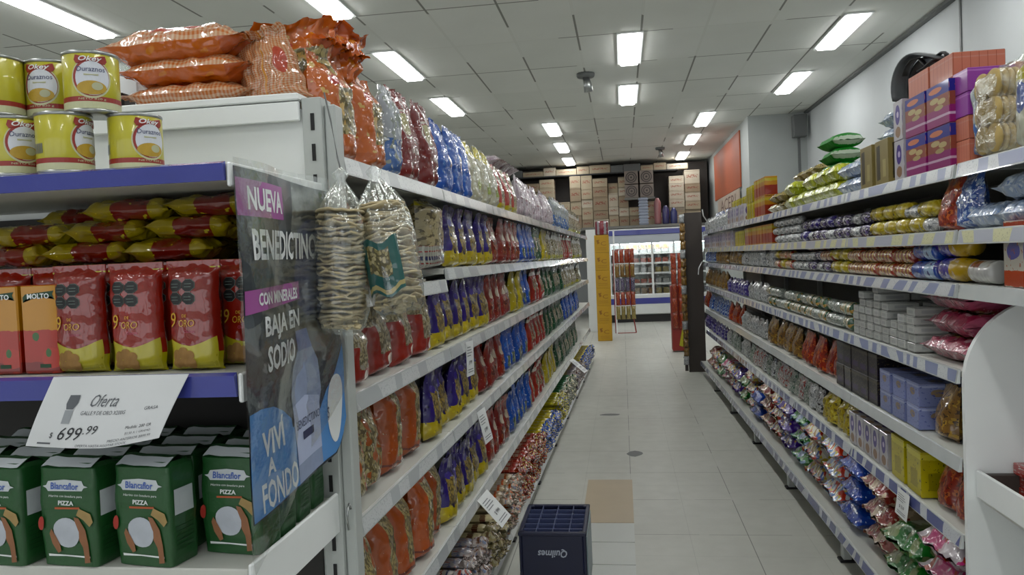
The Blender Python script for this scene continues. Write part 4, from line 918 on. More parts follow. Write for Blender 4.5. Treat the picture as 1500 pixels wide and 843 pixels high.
# ---- peach tins
TIN = {}
def make_tin():
    r, h = .0525, .122
    body = MB().lathe([(r-.003, .004), (r, .007), (r, h-.007), (r-.003, h-.004)], 40, 0, None, PI/2).mesh('tin_body', flat('tin_yellow', '#b3ac24', .35, 0, .06, 9, .5), True)
    rb_ = MB().lathe([(0, 0), (r+.001, 0), (r+.0015, .003), (r+.001, .006), (r-.003, .007)], 40).mesh('bottom_rim', M['steel'], True)
    rim = MB().lathe([(r-.003, h-.007), (r+.001, h-.006), (r+.0015, h-.003), (r+.001, h), (r-.004, h), (r-.006, h-.004), (0, h-.004)], 40).mesh('lid', M['steel'], True)
    mt = [flat('tin_label_pale', '#b9bb94', .4), flat('tin_label_red', '#8c2a22', .4), flat('tin_label_white', '#c8ccd4', .4), flat('tin_label_text', '#3c4468', .5), flat('peach', '#b3922c', .5, 0, .3, 60), M['text_w'], flat('tin_label_bar', '#a9aa8a', .5), flat('bar_code_grey', '#5f6676', .5)]
    def f(off): return lambda x, z: ((r+off)*math.sin(x/r), -(r+off)*math.cos(x/r), z)
    m_ = MB()
    put_shape(m_, [(r*PI*a/16, .02) for a in range(-16, 17)]+[(r*PI*a/16, .031) for a in range(16, -17, -1)], f(.0004), 1) if False else None
    n = 40
    for (z0, z1, mi) in ((.006, .020, 0), (.020, .030, 1)):
        vs = [f(.0003)(r*2*PI*i/n, zz) for i in range(n+1) for zz in (z0, z1)]; m_.add(vs, [(2*i, 2*i+2, 2*i+3, 2*i+1) for i in range(n)], None, mi)
    put_shape(m_, ell(0, .066, .037, .040, 32), f(.0005), 0); put_shape(m_, ell(0, .067, .034, .037, 32), f(.0009), 1); put_shape(m_, ell(0.002, .066, .031, .034, 32), f(.0013), 2)
    put_shape(m_, ell(.000, .047, .027, .014, 24), f(.0019), 4); put_shape(m_, ell(.010, .05, .010, .008, 16), f(.0022), 6)
    put_shape(m_, [(-.026, .095), (.026, .095), (.030, .101), (.027, .112), (-.027, .112), (-.030, .102)], f(.0019), 1)
    put_text(m_, 'Okey', 0, .1035, .042, .013, f(.0024), 5, .3, .02); put_text(m_, 'Duraznos', 0, .084, .050, .010, f(.0021), 3, 0, .005)
    put_shape(m_, [(-.013, .071), (.013, .071), (.013, .0745), (-.013, .0745)], f(.0021), 6)
    for k in range(-3, 4): put_shape(m_, [(.115*0+ -.105+.004*k, .04), (-.103+.004*k, .04), (-.103+.004*k, .06), (-.105+.004*k, .06)], f(.0008), 7)
    put_text(m_, 'NETO 820 g', .0, .0245, .05, .005, f(.0009), 0)
    TIN.update(h=h, parts=[('tin_body', body), ('lid', rim), ('bottom_rim', rb_), ('label', m_.mesh('label', mt))])
make_tin()
def tin(x, y, z, rz, lb):
    o = link('peach_tin', None, None, (x, y, z), (0, 0, rz)); b = None
    for n, me in TIN['parts']:
        q = link(n, me, o if n != 'label' else b); b = b or q
    tag(o, lb, 'tin', 'yellow peach tins on the blue topped shelf')
Z1 = 1.7105
tin(-1.120, 1.475, Z1, R(88), 'yellow peach tin, lower one with its bar code showing')
tin(-1.002, 1.535, Z1, R(64), 'yellow peach tin, lower one beside the white back panel')
tin(-1.235, 1.475, Z1, R(60), 'yellow peach tin, lower one cut by the left picture edge')
tin(-1.07, 1.50, Z1+.1225, R(35), 'yellow peach tin facing front, topmost at right')
tin(-1.185, 1.535, Z1+.1225, R(10), 'yellow peach tin, upper one half hidden in the middle')
tin(-1.262, 1.465, Z1+.1225, R(5), 'yellow peach tin, upper one cut by the left picture edge')
for i, x in enumerate((-1.35, -1.46)): tin(x, 1.5, Z1, .5, f'yellow peach tin outside the picture to the left, {ORD[i]}')
# things behind the tins on the top
mb = MB().box(-.035, .035, -.03, .03, 0, .055, 0, .006); tag(link('black_box', mb.mesh('black_box', M['black']), None, (-1.345, 1.99, 1.938)), 'small black ribbed box left of the lowest gingham bag', 'box')
mb = MB().box(-.03, .03, -.02, .02, 0, .14, 0, .004); tag(link('white_box', mb.mesh('white_box', M['white']), None, (-1.36, 2.08, 1.938)), 'upright white packet behind the black box on top', 'packet')
b = Bag(.10, .06, .07, seed=4, pillow=True, crumple=.015); mb = MB(); b.into(mb); tag(link('plastic_bag', mb.mesh('plastic_bag', M['film2'], True), None, (-1.37, 2.08, 2.08)), 'crumpled clear plastic bag behind the top gingham bag', 'bag')
# ---- gingham bags
def lying(kname, mat, w, d, h, x, y, z, rz, lb, name='snack_bag', seed=1, tx=0, ty=0, grp=None, **kw):
    b = Bag(w, d, h, seed=seed, pillow=True, **kw); mb = MB(); b.into(mb, 26, 34, 0, Matrix.Translation((-h/2, 0, d*.5)) @ LAY_SIDE, 1 if isinstance(mat, list) else None)
    o = link(name, mb.mesh(name, mat, True), None, (x, y, z), (tx, ty, rz)); return tag(o, lb, 'snack bag', grp)
G = 'orange gingham snack bags on top of the end display'
lying('g', P['gingham'], .19, .065, .36, -1.115, 2.00, 1.936, R(2), 'flat orange gingham bag, lowest of three', seed=2, neck=.80, crumple=.009, grp=G)
lying('g', [P['orange_plain'], P['gingham']], .19, .075, .37, -1.115, 2.00, 1.996, R(-1), 'orange gingham bag, middle of three', seed=5, neck=.80, crumple=.010, grp=G)
lying('g', [P['orange_plain'], P['gingham']], .21, .10, .40, -1.14, 2.00, 2.050, R(3), 'orange gingham bag, topmost of three', seed=9, neck=.78, crumple=.013, ty=R(-2), grp=G)
b = Bag(.21, .12, .20, seed=6, neck=.55, crumple=.010, flop=-.05, taper=.35); mb = MB(); b.into(mb, 26, 34)
tag(link('snack_bag', mb.mesh('snack_bag', P['gingham'], True), None, (-.895, 2.01, 1.938), (R(-6), R(-12), R(6))), 'orange gingham bag standing right of the three lying ones', 'snack bag', G)
lying('o', P['orange_plain'], .15, .085, .28, -.90, 2.16, 2.09, R(-8), 'orange bag lying on top behind the standing gingham bag', seed=12, neck=.75, crumple=.014, ty=R(4))
lying('o', P['orange_plain'], .14, .08, .24, -.86, 2.30, 2.11, R(-25), 'orange bag lying across the top, right end', seed=14, neck=.75, crumple=.016, ty=R(14))
b = Bag(.22, .13, .235, seed=16, neck=.6, crumple=.018, flop=-.08); mb = MB(); b.into(mb, 22, 30)
tag(link('snack_bag', mb.mesh('snack_bag', P['orange_snack'], True), None, (-.87, 2.13, 1.94), (R(4), R(-8), R(30))), 'orange and clear bag standing behind the upright top', 'snack bag')
b = Bag(.20, .12, .17, seed=21, neck=.55, crumple=.018, flop=-.06); mb = MB(); b.into(mb, 22, 30)
tag(link('snack_bag', mb.mesh('snack_bag', P['orange_plain'], True), None, (-.84, 2.27, 2.045), (R(4), R(6), R(70))), 'plain orange bag standing on the near top shelf bags', 'snack bag')
# ---- red and yellow biscuit bags, tomato cartons
def biscuit_pack():
    b = Bag(.122, .062, .215, seed=2, neck=.90, crumple=.0045, fold=.003); mb = MB(); b.into(mb, 20, 28)
    f = b.fn(.0012); f2 = b.fn(.0024); f3 = b.fn(.0034)
    mt = [pack('red_biscuit_bag_print', '#8c1f12', [('v', .1, .09, '#aaa01a'), ('e', .5, .19, .8, .10, '#8c1f12'), ('v', .05, .12, '#a9a11c'), ('n', 10, .7, '#c8a23a', .08, .08)], crinkle=.006, distort=.008),
          flat('octagon_black', '#121414', .5), flat('octagon_edge', '#6f8078', .5), flat('gold_print', '#c9a030', .4), flat('cracker', '#8f6a34', .7, 0, .35, 60), flat('yellow_film_print', '#a89e1a', .35, 0, .2, 20, .5), flat('pink_print', '#b0506a', .5)]
    # yellow lower part with curved upper edge
    top = [(x*.057, .062 - .012*math.cos(x*PI/2)+.006*abs(x)) for x in [i/8-1 for i in range(17)]]
    vs = []; n = len(top)
    for x, z in top:
        for k in range(5): vs.append(f(x, .004+(z-.004)*k/4))
    mb.add(vs, [(i*5+k, (i+1)*5+k, (i+1)*5+k+1, i*5+k+1) for i in range(n-1) for k in range(4)], None, 5)
    for cx, cz in ((-.026, .172), (.007, .172), (-.026, .146), (.007, .146)):
        put_shape(mb, ell(cx, cz, .0172, .0134, 8, PI/8), f, 2); put_shape(mb, ell(cx, cz, .0164, .0126, 8, PI/8), f2, 1)
        for q in (-.003, .003): put_shape(mb, [(cx-.009, cz+q-.0005), (cx+.009, cz+q-.0005), (cx+.009, cz+q+.0005), (cx-.009, cz+q+.0005)], f3, 2)
    put_text(mb, '9', -.037, .103, .017, .030, f2, 3, .2); put_text(mb, 'ORO', -.002, .096, .038, .014, f2, 3, .1, -.005); put_text(mb, 'DE', -.006, .111, .012, .006, f2, 3)
    put_text(mb, 'Clasicos', .004, .080, .026, .006, f2, 6, .2)
    for cx, cz in ((-.035, .032), (-.018, .037), (-.001, .030), (-.030, .016), (-.012, .018), (.006, .015)): put_shape(mb, ell(cx, cz, .0125, .0115, 14), f2 if cz > .02 else f3, 4)
    m2 = MB(); s = .003
    m2.box(-.060, .060, -.002, .002, .205, .222, 0, .0008)
    return [('pouch', mb.mesh('pouch', mt, True), None), ('top_seal', m2.mesh('top_seal', mt[0]), 0)]
reg('oro', 'biscuit_bag', 'biscuit bag', [biscuit_pack()], (.122, .062, .215))
Z2 = 1.304
for i, x in enumerate((-1.117, -.99, -.863, -.787)):
    spawn('oro', (x, 1.49 if i < 3 else 1.56, Z2), R((0, 2, -3, 2)[i]), f'red and yellow biscuit bag, {ORD[i]} from the left in the front row', 'red and yellow biscuit bags')
for j in range(3):
    for i in range(4 if j == 0 else 5): spawn('oro', (-1.36+.127*i, 1.575+.075*j, Z2), R(random.uniform(-5, 5)), 'red and yellow biscuit bag standing behind the front row', 'red and yellow biscuit bags behind')
P['ylw'] = pack('yellow_red_bag_side_print', '#8f7f1c', [('v', .55, .2, '#6c170f'), ('n', 8, .62, '#b8aa3c')])
kk = 0
for lay in range(3):
    for row_ in range(2):
        for i in range(3):
            x = -1.34+.19*i+.05*lay-.03*row_; y = 1.60+.14*row_; z = 1.531+.044*lay
            if lay == 2 and row_ == 0 and i == 0: continue
            T_ = lying('f', P['ylw'], .115, .046, .20, x, y, z, R(random.uniform(-5, 5)), f'yellow and red biscuit bag lying on the others, {ORD[i]} from left, {ORD[lay]} layer, {("front", "back")[row_]} row', 'biscuit_bag', seed=kk+3, tx=R(random.uniform(-5, 5)), neck=.85, crumple=.006, grp='lying biscuit bags')
            T_['category'] = 'biscuit bag'; kk += 1
def molto():
    mb = MB(); mb.box(-.042, .042, -.028, .028, 0, .185, 0, .003); f = lambda x, z: (x, -.0285, z)
    mt = [P['b_molto'], flat('tomato_green_band', '#173c22', .5), M['text_w'], flat('tomato_yellow', '#b8901c', .5)]
    put_shape(mb, [(-.036, .149), (-.030, .155), (.030, .160), (.036, .154), (.032, .165), (.036, .172), (-.030, .166), (-.036, .160)], f, 1)
    f2 = lambda x, z: (x, -.0295, z)
    put_text(mb, 'MOLTO', 0, .1615, .050, .011, f2, 2, 0, .03)
    put_shape(mb, [(-.005, .012), (.02, .012), (.02, .02), (-.005, .02)], f, 1)
    return [('tomato_carton', mb.mesh('tomato_carton', mt), None)]
reg('molto', 'tomato_carton', 'carton', [molto()], (.084, .056, .185))
for i, x in enumerate((-1.20, -1.292, -1.384)): spawn('molto', (x, 1.50, Z2), 0, f'red and yellow tomato carton, {("right one of two in view", "cut by the left picture edge", "outside the picture")[i]}', 'tomato cartons')
# ---- green flour packs
def flour():
    b = Bag(.118, .078, .205, seed=11, neck=.88, crumple=.003, fold=.003, taper=.0); mb = MB()
    W, D, H = .118, .078, .195
    def S(x, y, z):
        q = noise.noise; n = q((x*30, y*30, z*30+2))*.002
        s_ = 1-.0*z; bl = 1+.05*math.sin(PI*min(1, z/H))
        return (x*bl+n, y*bl+n*.8, z+q((x*20, y*20, 5))*.003*(z > H*.9))
    # rounded block with folded top
    nx, nz = 14, 18; mt = [flat('green_paper', '#164a1f', .42, 0, .12, 14, .35, .002, 40), flat('flour_white', '#b9c0c4', .5), flat('label_blue', '#3c5ca8', .5), M['text_w'], flat('flour_ball', '#aeb4bd', .6, 0, .1, 60), flat('hand_skin', '#8a5c3c', .6, 0, .2, 30), flat('orange_line', '#a8522c', .5), flat('bread', '#9c8250', .6, 0, .3, 50), flat('tomato', '#9c2c20', .5), flat('deep_green', '#123c1a', .5)]
    ring = []
    for i in range(40):
        a = 2*PI*i/40; c_, s_ = math.cos(a), math.sin(a); e = .22
        ring.append((W/2*math.copysign(abs(c_)**e, c_), D/2*math.copysign(abs(s_)**e, s_)))
    vs = []; Zs = [H*k/14 for k in range(15)]
    for z in Zs:
        for x, y in ring: vs.append(S(x, y, z))
    for sc_, z in ((.96, H+.004), (.9, H+.008)):
        for x, y in ring: vs.append(S(x*sc_, y*sc_*.75, z))
    n = 40; L_ = 17
    fs = [(k*n+i, k*n+(i+1) % n, (k+1)*n+(i+1) % n, (k+1)*n+i) for k in range(L_-1) for i in range(n)]+[tuple((L_-1)*n+i for i in range(n)), tuple(range(n-1, -1, -1))]
    mb.add(vs, fs)
    def F(off): return lambda x, z: (lambda p: (p[0], p[1]-off, p[2]))(S(max(-W/2, min(W/2, x)), -D/2, z))
    f, f2, f3 = F(.0012), F(.002), F(.0028)
    put_shape(mb, [(-.036, .150), (.036, .152), (.040, .158), (.048, .160), (.040, .163), (.036, .172), (0, .174), (-.036, .170), (-.040, .162), (-.048, .160), (-.040, .156)], f, 1)
    put_text(mb, 'Biancaflor'.replace('Bi', 'Bl'), 0, .161, .060, .014, f2, 2, .1, .02)
    put_text(mb, 'Harina con levadura para', 0, .140, .070, .006, f, 3, .15); put_text(mb, 'PIZZA', 0, .127, .034, .009, f, 3, 0, .03)
    put_shape(mb, [(-.024, .114), (.030, .116), (.030, .120), (-.024, .118)], f, 6)
    put_shape(mb, ell(.0, .068, .027, .030, 24), f2, 4)
    put_shape(mb, [(.016, .100), (.026, .098), (.038, .075), (.044, .045), (.046, .01), (.034, .008), (.034, .035), (.026, .055), (.026, .075), (.018, .092)], f3, 5)
    put_shape(mb, [(-.030, .075), (-.024, .06), (-.016, .045), (-.014, .03), (-.022, .026), (-.032, .045), (-.036, .065)], f3, 5)
    put_shape(mb, [(.030, .118), (.052, .108), (.056, .092), (.048, .082), (.036, .095), (.022, .104)], f3, 7)
    put_shape(mb, ell(-.051, .085, .0065, .014, 12), f3, 8); put_shape(mb, [(-.045, .018), (-.005, .020), (.045, .018), (.045, .022), (-.045, .023)], f, 3)
    # side panel print (+x side)
    g = lambda y, z: (lambda p: (p[0]+.0012, p[1], p[2]))(S(W/2, y, z))
    put_shape(mb, [(-.026, .10), (.022, .10), (.022, .15), (-.026, .15)], g, 1)
    for k in range(6): put_shape(mb, [(-.026, .03+.009*k), (.02, .03+.009*k), (.02, .032+.009*k), (-.026, .032+.009*k)], g, 9)
    m2 = MB(); vs = []
    for i in range(9):
        x = -W*.47+W*.94*i/8; q = noise.noise((x*40, 3, 1))*.004
        vs += [(x, -.030+q*.3, H+.005+q), (x, -.004+q*.3, H+.019+q), (x, .0+q*.3, H+.018+q), (x, .024, H+.006)]
    m2.add(vs, [(4*i+k, 4*i+4+k, 4*i+5+k, 4*i+1+k) for i in range(8) for k in range(3)])
    m3 = MB(); vs = []
    for i in range(9):
        x = -W*.46+W*.92*i/8; q = noise.noise((x*40, 3, 1))*.004
        vs += [(x, -.036+q*.3, H+.0035+q), (x, -.012+q*.3, H+.016+q)]
    m3.add(vs, [(2*i, 2*i+2, 2*i+3, 2*i+1) for i in range(8)])
    return [('pack_body', mb.mesh('pack_body', mt, False), None), ('folded_top', m2.mesh('folded_top', mt[0], True), 0), ('white_seal', m3.mesh('white_seal', mt[1], True), 0)]
reg('flour', 'flour_pack', 'flour pack', [flour()], (.12, .08, .21))
Z3 = .9165
for i, (x, y, r_) in enumerate(((-1.44, 1.47, 4), (-1.288, 1.47, 8), (-1.127, 1.47, 6), (-.965, 1.475, 9), (-.816, 1.545, 8))):
    fl_ = spawn('flour', (x, y, Z3), R(-r_), f'green flour pack with pizza label, {("outside the picture", "first", "second", "third", "fourth")[i]} from the left in the front row', 'green flour packs front row'); fl_.scale = (1.12, 1.06, 1.02)
for j in range(3):
    for i in range(5):
        fl_ = spawn('flour', (-1.44+.152*i+(.012 if i == 4 else 0)-.004*j, (1.575 if i < 4 else 1.635)+.095*j, Z3), R(random.uniform(-4, 3)), 'green flour pack standing behind the front row', 'green flour packs behind'); fl_.scale = (1.12, 1.06, 1.0)
# ---- offer card
def offer():
    pts = [(-1.121, 1.307), (-.834, 1.308), (-.888, 1.188), (-.993, 1.170), (-1.171, 1.175)]
    mb = MB(); NX, NZ = 12, 8
    def S(s, t, off=0):   # s 0..1 left-right, t 0..1 top-bottom
        xt = -1.121+.287*s; xb = -1.171+.283*s; zb = 1.175-.006*math.sin(PI*s)+.013*max(0, s-.6)/.4
        x = xt+(xb-xt)*t; z = 1.306+(zb-1.306)*t
        return (x, 1.402-.012*math.sin(PI*t*.8)-.018*t*t-off, z)
    vs = [S(i/NX, j/NZ) for i in range(NX+1) for j in range(NZ+1)]
    bk = [S(i/NX, j/NZ, -.0012) for i in range(NX+1) for j in range(NZ+1)]; q = NZ+1
    mb.add(vs, [(i*q+j, i*q+j+1, (i+1)*q+j+1, (i+1)*q+j) for i in range(NX) for j in range(NZ)]); mb.add(bk, [((i+1)*q+j, (i+1)*q+j+1, i*q+j+1, i*q+j) for i in range(NX) for j in range(NZ)])
    f = lambda x, z: S(min(1, max(0, x)), min(1, max(0, -z)), .0012)
    put_text(mb, 'Oferta', .47, -.34, .20, .17, f, 2, .35); put_text(mb, 'GALLE.9 DE ORO X200G', .49, -.51, .33, .055, f, 2); put_text(mb, 'GRASA', .84, -.48, .10, .05, f, 2)
    put_text(mb, '699', .30, -.80, .17, .18, f, 1, .15); put_text(mb, '.99', .445, -.745, .10, .12, f, 1, .15); put_text(mb, '$', .165, -.83, .02, .09, f, 1)
    put_text(mb, 'Medida: 200 GR', .80, -.74, .19, .045, f, 1); put_text(mb, '$3.50 X 1 GRAMO', .81, -.83, .19, .04, f, 2); put_text(mb, 'PRECIO ANTERIOR $899.99', .76, -.91, .32, .045, f, 2); put_text(mb, 'OFERTA HASTA AGOTAR STOCK', .56, -.965, .38, .035, f, 2)
    put_shape(mb, [(.195, -.26), (.27, -.26), (.275, -.37), (.255, -.46), (.205, -.46), (.19, -.38)], f, 2); put_shape(mb, [(.20, -.47), (.26, -.47), (.265, -.66), (.205, -.66)], f, 3)
    put_shape(mb, [(.08, -.93), (.18, -.93), (.18, -.955), (.08, -.955)], f, 2)
    tag(link('offer_card', mb.mesh('offer_card', [flat('offer_paper', '#c9cccd', .4, 0, .03, 9, .3), M['ink'], flat('offer_grey', '#565a5f', .6), flat('offer_pale_grey', '#8f9498', .6)])), 'large white offer card reading Oferta 699.99 on the blue rail', 'price card')
offer()
def fine_shape(mb, pts, fn, mi):
    out = []
    for i, p in enumerate(pts):
        q = pts[(i+1) % len(pts)]; k = max(1, int(math.hypot(q[0]-p[0], q[1]-p[1])/.04))
        out += [(p[0]+(q[0]-p[0])*j/k, p[1]+(q[1]-p[1])*j/k) for j in range(k)]
    n = len(out); cx = sum(p[0] for p in out)/n; cz = sum(p[1] for p in out)/n; KK = 14; vs = [fn(cx, cz)]; fs = []
    for k in range(1, KK+1):
        for p in out: vs.append(fn(cx+(p[0]-cx)*k/KK, cz+(p[1]-cz)*k/KK))
    for i in range(n):
        j = (i+1) % n; fs.append((0, 1+i, 1+j))
        for k in range(KK-1): a = 1+k*n; b = a+n; fs.append((a+i, b+i, b+j, a+j))
    mb.add(vs, fs, None, mi)
# ---- hanging advertising sheet between the shelf corner and the upright
def banner():
    mb = MB(); NX, NZ = 16, 34
    # outline in (y, z): top 1.70..., lower edge slanting up to the right with rounded corner
    def bot(s): return 1.005+.045*s+ (.0 if s < .85 else (s-.85)**2*3.2)
    def S(s, t, off=0):
        y = 1.402+(.475)*s; zt = 1.700-.012*s; zb = bot(s); z = zt+(zb-zt)*t
        yy = y+.012*t*(1-s)
        x = -.722+.006*math.sin(s*PI*2.1+.4)+.004*math.sin(t*5+s*4)+.016*s*t+noise.noise((s*3, t*5, 2))*.004
        return (x+off, yy, z)
    vs = [S(i/NX, j/NZ) for i in range(NX+1) for j in range(NZ+1)]; q = NZ+1
    uv = [(i/NX, 1-j/NZ) for i in range(NX+1) for j in range(NZ+1)]
    mb.add(vs, [(i*q+j, i*q+j+1, (i+1)*q+j+1, (i+1)*q+j) for i in range(NX) for j in range(NZ)], uv)
    bk = [S(i/NX, j/NZ, -.0015) for i in range(NX+1) for j in range(NZ+1)]
    mb.add(bk, [((i+1)*q+j, (i+1)*q+j+1, i*q+j+1, i*q+j) for i in range(NX) for j in range(NZ)], uv)
    put_shape = fine_shape
    f = lambda o: (lambda x, z: S(min(1, max(0, x)), min(1, max(0, -z)), o))
    f1, f2, f3 = f(.0015), f(.0024), f(.0033)
    mt = [pack('dark_advert_print', '#3a4045', [('n', 3, .55, '#545b61'), ('e', .9, .70, .35, .2, '#4b5270'), ('v', .44, .06, '#4a443f')], crinkle=.003, cscale=12, distort=.1, var=0, coat=.5, rough=.3), flat('advert_pink', '#9a4d93', .4, coat=.4), M['text_w'], flat('advert_blue', '#4a86c4', .4, coat=.4), flat('bottle_print', '#8d9bb8', .35, 0, .25, 30, .4), flat('bottle_cap_print', '#56639a', .4), flat('bottle_label_print', '#a9b4d0', .4), flat('print_dark', '#2a3050', .5)]
    put_shape(mb, [(0, -.03), (.42, -.03), (.42, -.135), (0, -.135)], f1, 1); put_text(mb, 'NUEVA', .24, -.083, .32, .068, f2, 2, 0, .03)
    put_text(mb, 'BENEDICTINO', .46, -.215, .74, .092, f2, 2, 0, .03)
    put_shape(mb, [(0, -.345), (.60, -.335), (.60, -.395), (0, -.412)], f1, 1); put_text(mb, 'CON MINERALES', .34, -.373, .46, .038, f2, 2, 0, .03)
    put_text(mb, 'BAJA EN', .37, -.465, .42, .078, f2, 2, 0, .03); put_text(mb, 'SODIO', .34, -.555, .33, .078, f2, 2, 0, .03)
    put_shape(mb, [(.0, -.69), (.10, -.688), (.22, -.70), (.32, -.73), (.40, -.77), (.40, -.99), (0, -.995)], f1, 3)
    put_shape(mb, [(.72, -.80), (.80, -.74), (.92, -.69), (.998, -.665), (.998, -.99), (.72, -.99), (.40, -.992), (.40, -.80)], f1, 3)
    put_text(mb, 'VIVÍ', .20, -.785, .22, .095, f2, 2, 0, .03); put_text(mb, 'A', .16, -.865, .07, .05, f2, 2, 0, .03); put_text(mb, 'FONDO', .24, -.945, .34, .085, f2, 2, 0, .02)
    put_shape(mb, ell(.88, -.83, .085, .125, 28), f2, 2); put_text(mb, '$', .80, -.83, .02, .05, f3, 7)
    # water bottle picture
    put_shape(mb, [(.52, -.50), (.66, -.50), (.70, -.57), (.54, -.57)], f2, 5)
    put_shape(mb, [(.53, -.57), (.70, -.57), (.74, -.62), (.74, -.73), (.71, -.78), (.71, -.99), (.42, -.99), (.42, -.80), (.42, -.70), (.46, -.62)], f2, 4)
    put_shape(mb, [(.42, -.74), (.56, -.72), (.71, -.745), (.71, -.93), (.42, -.93)], f3, 6)
    f4 = f(.0042); put_text(mb, 'BENEDICTINO', .57, -.805, .27, .028, f4, 7); put_shape(mb, [(.5, -.835), (.63, -.835), (.63, -.862), (.5, -.862)], f4, 7)
    o = tag(link('advertising_sheet', mb.mesh('advertising_sheet', mt, False)), 'hanging dark and blue advertising sheet for mineral water beside the end display', 'poster')
    # clear sleeve that holds it
    mb = MB(); vs = []
    def C(s, t): return (-.716+.010*math.sin(s*9)+.016*s*t+noise.noise((s*4, t*6, 8))*.012, 1.395+.50*s, 1.715-.80*t*(1-.38*s))
    vs = [C(i/12, j/24) for i in range(13) for j in range(25)]
    mb.add(vs, [(i*25+j, i*25+j+1, (i+1)*25+j+1, (i+1)*25+j) for i in range(12) for j in range(24)])
    link('clear_sleeve', mb.mesh('clear_sleeve', film('sleeve_film', base=.05, crinkle=.006, cscale=10), True), o)
banner()
# ---- hanging bags of round wafers
def wafers(loc, rz, n, r, h, lean, label, lab=False):
    o = link('wafer_bag', None, None, loc, (lean[0], lean[1], rz)); tag(o, label, 'bag')
    meshes = []
    for v in range(4):
        mb = MB(); K_ = 22
        vs = [(0, 0, .003)]+[( (r*q)*math.cos(2*PI*k/K_), (r*q)*math.sin(2*PI*k/K_), .003*0+noise.noise((math.cos(2*PI*k/K_)*2+v*7, math.sin(2*PI*k/K_)*2, q))*.011*q+zz) for q, zz in ((.6, .003), (1, .003), (1.0, -.002), (.6, -.003)) for k in range(K_)]+[(0, 0, -.003)]
        fs = [(0, 1+k, 1+(k+1) % K_) for k in range(K_)]+[(1+j*K_+k, 1+(j+1)*K_+k, 1+(j+1)*K_+(k+1) % K_, 1+j*K_+(k+1) % K_) for j in range(3) for k in range(K_)]+[(1+4*K_, 1+3*K_+(k+1) % K_, 1+3*K_+k) for k in range(K_)]
        mb.add(vs, fs); meshes.append(mb.mesh('round_wafer', P['wafer'], True))
    for i in range(n):
        q = link('round_wafer', meshes[i % 4], o, (random.uniform(-.004, .004), random.uniform(-.004, .004), -h+ (h-.095)*i/n), (R(random.uniform(-4, 4)), R(random.uniform(-4, 4)), random.uniform(0, 6)))
        if i < 5: q.scale = (.93, .93, 1)
    mb = MB(); Z = [0, -.015, -.03, -.05, -.075, -.10, -.13, -.18, -.24, -h+.02, -h-.02, -h-.035]; RR = [.004, .018, .010, .022, .038, r*.85, r*1.06, r*1.08, r*1.07, r*1.06, r*.9, r*.7]
    K_ = 36; vs = []
    for z, rr in zip(Z, RR):
        for k in range(K_):
            a = 2*PI*k/K_; fo = 1+.16*math.sin(a*9+z*8)*(1 if z > -.12 else .25)+.12*noise.noise((math.cos(a)*2, math.sin(a)*2, z*14))
            vs.append((rr*fo*math.cos(a), rr*fo*math.sin(a), z+noise.noise((a, z*3, 1))*.006))
    mb.add(vs, [(j*K_+k, j*K_+(k+1) % K_, (j+1)*K_+(k+1) % K_, (j+1)*K_+k) for j in range(len(Z)-1) for k in range(K_)])
    fl = link('clear_bag', mb.mesh('clear_bag', M['film'], True), o)
    # broken crumbs at the foot
    mb = MB()
    for i in range(60):
        a = random.uniform(0, 2*PI); rr = r*random.uniform(0, .9); s_ = random.uniform(.006, .016)
        mb.box(-s_, s_, -s_*.7, s_*.7, -.0025, .0025, 0, .001, Matrix.Translation((rr*math.cos(a), rr*math.sin(a), -h-.008+random.uniform(-.012, .012))) @ Matrix.Rotation(random.uniform(-.8, .8), 4, 'X') @ Matrix.Rotation(random.uniform(0, 6), 4, 'Z'))
    c = link('crumbs', mb.mesh('crumbs', P['wafer']), o); c['kind'] = 'stuff'
    if lab:
        mb = MB(); vs = []
        for i in range(9):
            a = -1.75+1.4*i/8
            for z in (-h+.14, -h+.01): vs.append(((r*1.13)*math.cos(a), (r*1.13)*math.sin(a), z+.01*math.sin(i)))
        mb.add(vs, [(2*i+1, 2*i+3, 2*i+2, 2*i) for i in range(8)], [(i/8, j) for i in range(9) for j in (1, 0)])
        link('paper_label', mb.mesh('paper_label', pack('teal_wafer_label', '#1f5450', [('c', 14, '#b0a57c', '#7d7448', .62, .26, .45, .3), ('v', .1, .04, '#a89c6a')], crinkle=.003)), o)
        mb = MB().lathe([(0, .001), (.013, .001), (.013, 0)], 18, 0, Matrix.Translation((-.0*r, -r*1.14, -h+.20)) @ Matrix.Rotation(PI/2, 4, 'X')); link('price_dot', mb.mesh('price_dot', flat('orange_sticker', '#d0762a', .5)), o)
    return o
wb1 = wafers((-.655, 1.80, 1.735), 0, 26, .058, .36, (0, R(2)), 'hanging clear bag with a tall stack of round wafers, nearer the upright')
link('cord', MB().tube([(-.067, .078, .195), (-.045, .06, .125), (-.017, .03, .025), (0, 0, 0)], .0022, 6).mesh('cord', M['grey']), wb1)
wafers((-.60, 1.88, 1.745), R(-35), 22, .062, .34, (0, R(-13)), 'leaning clear bag of round wafers with teal label, on the aisle side', True)

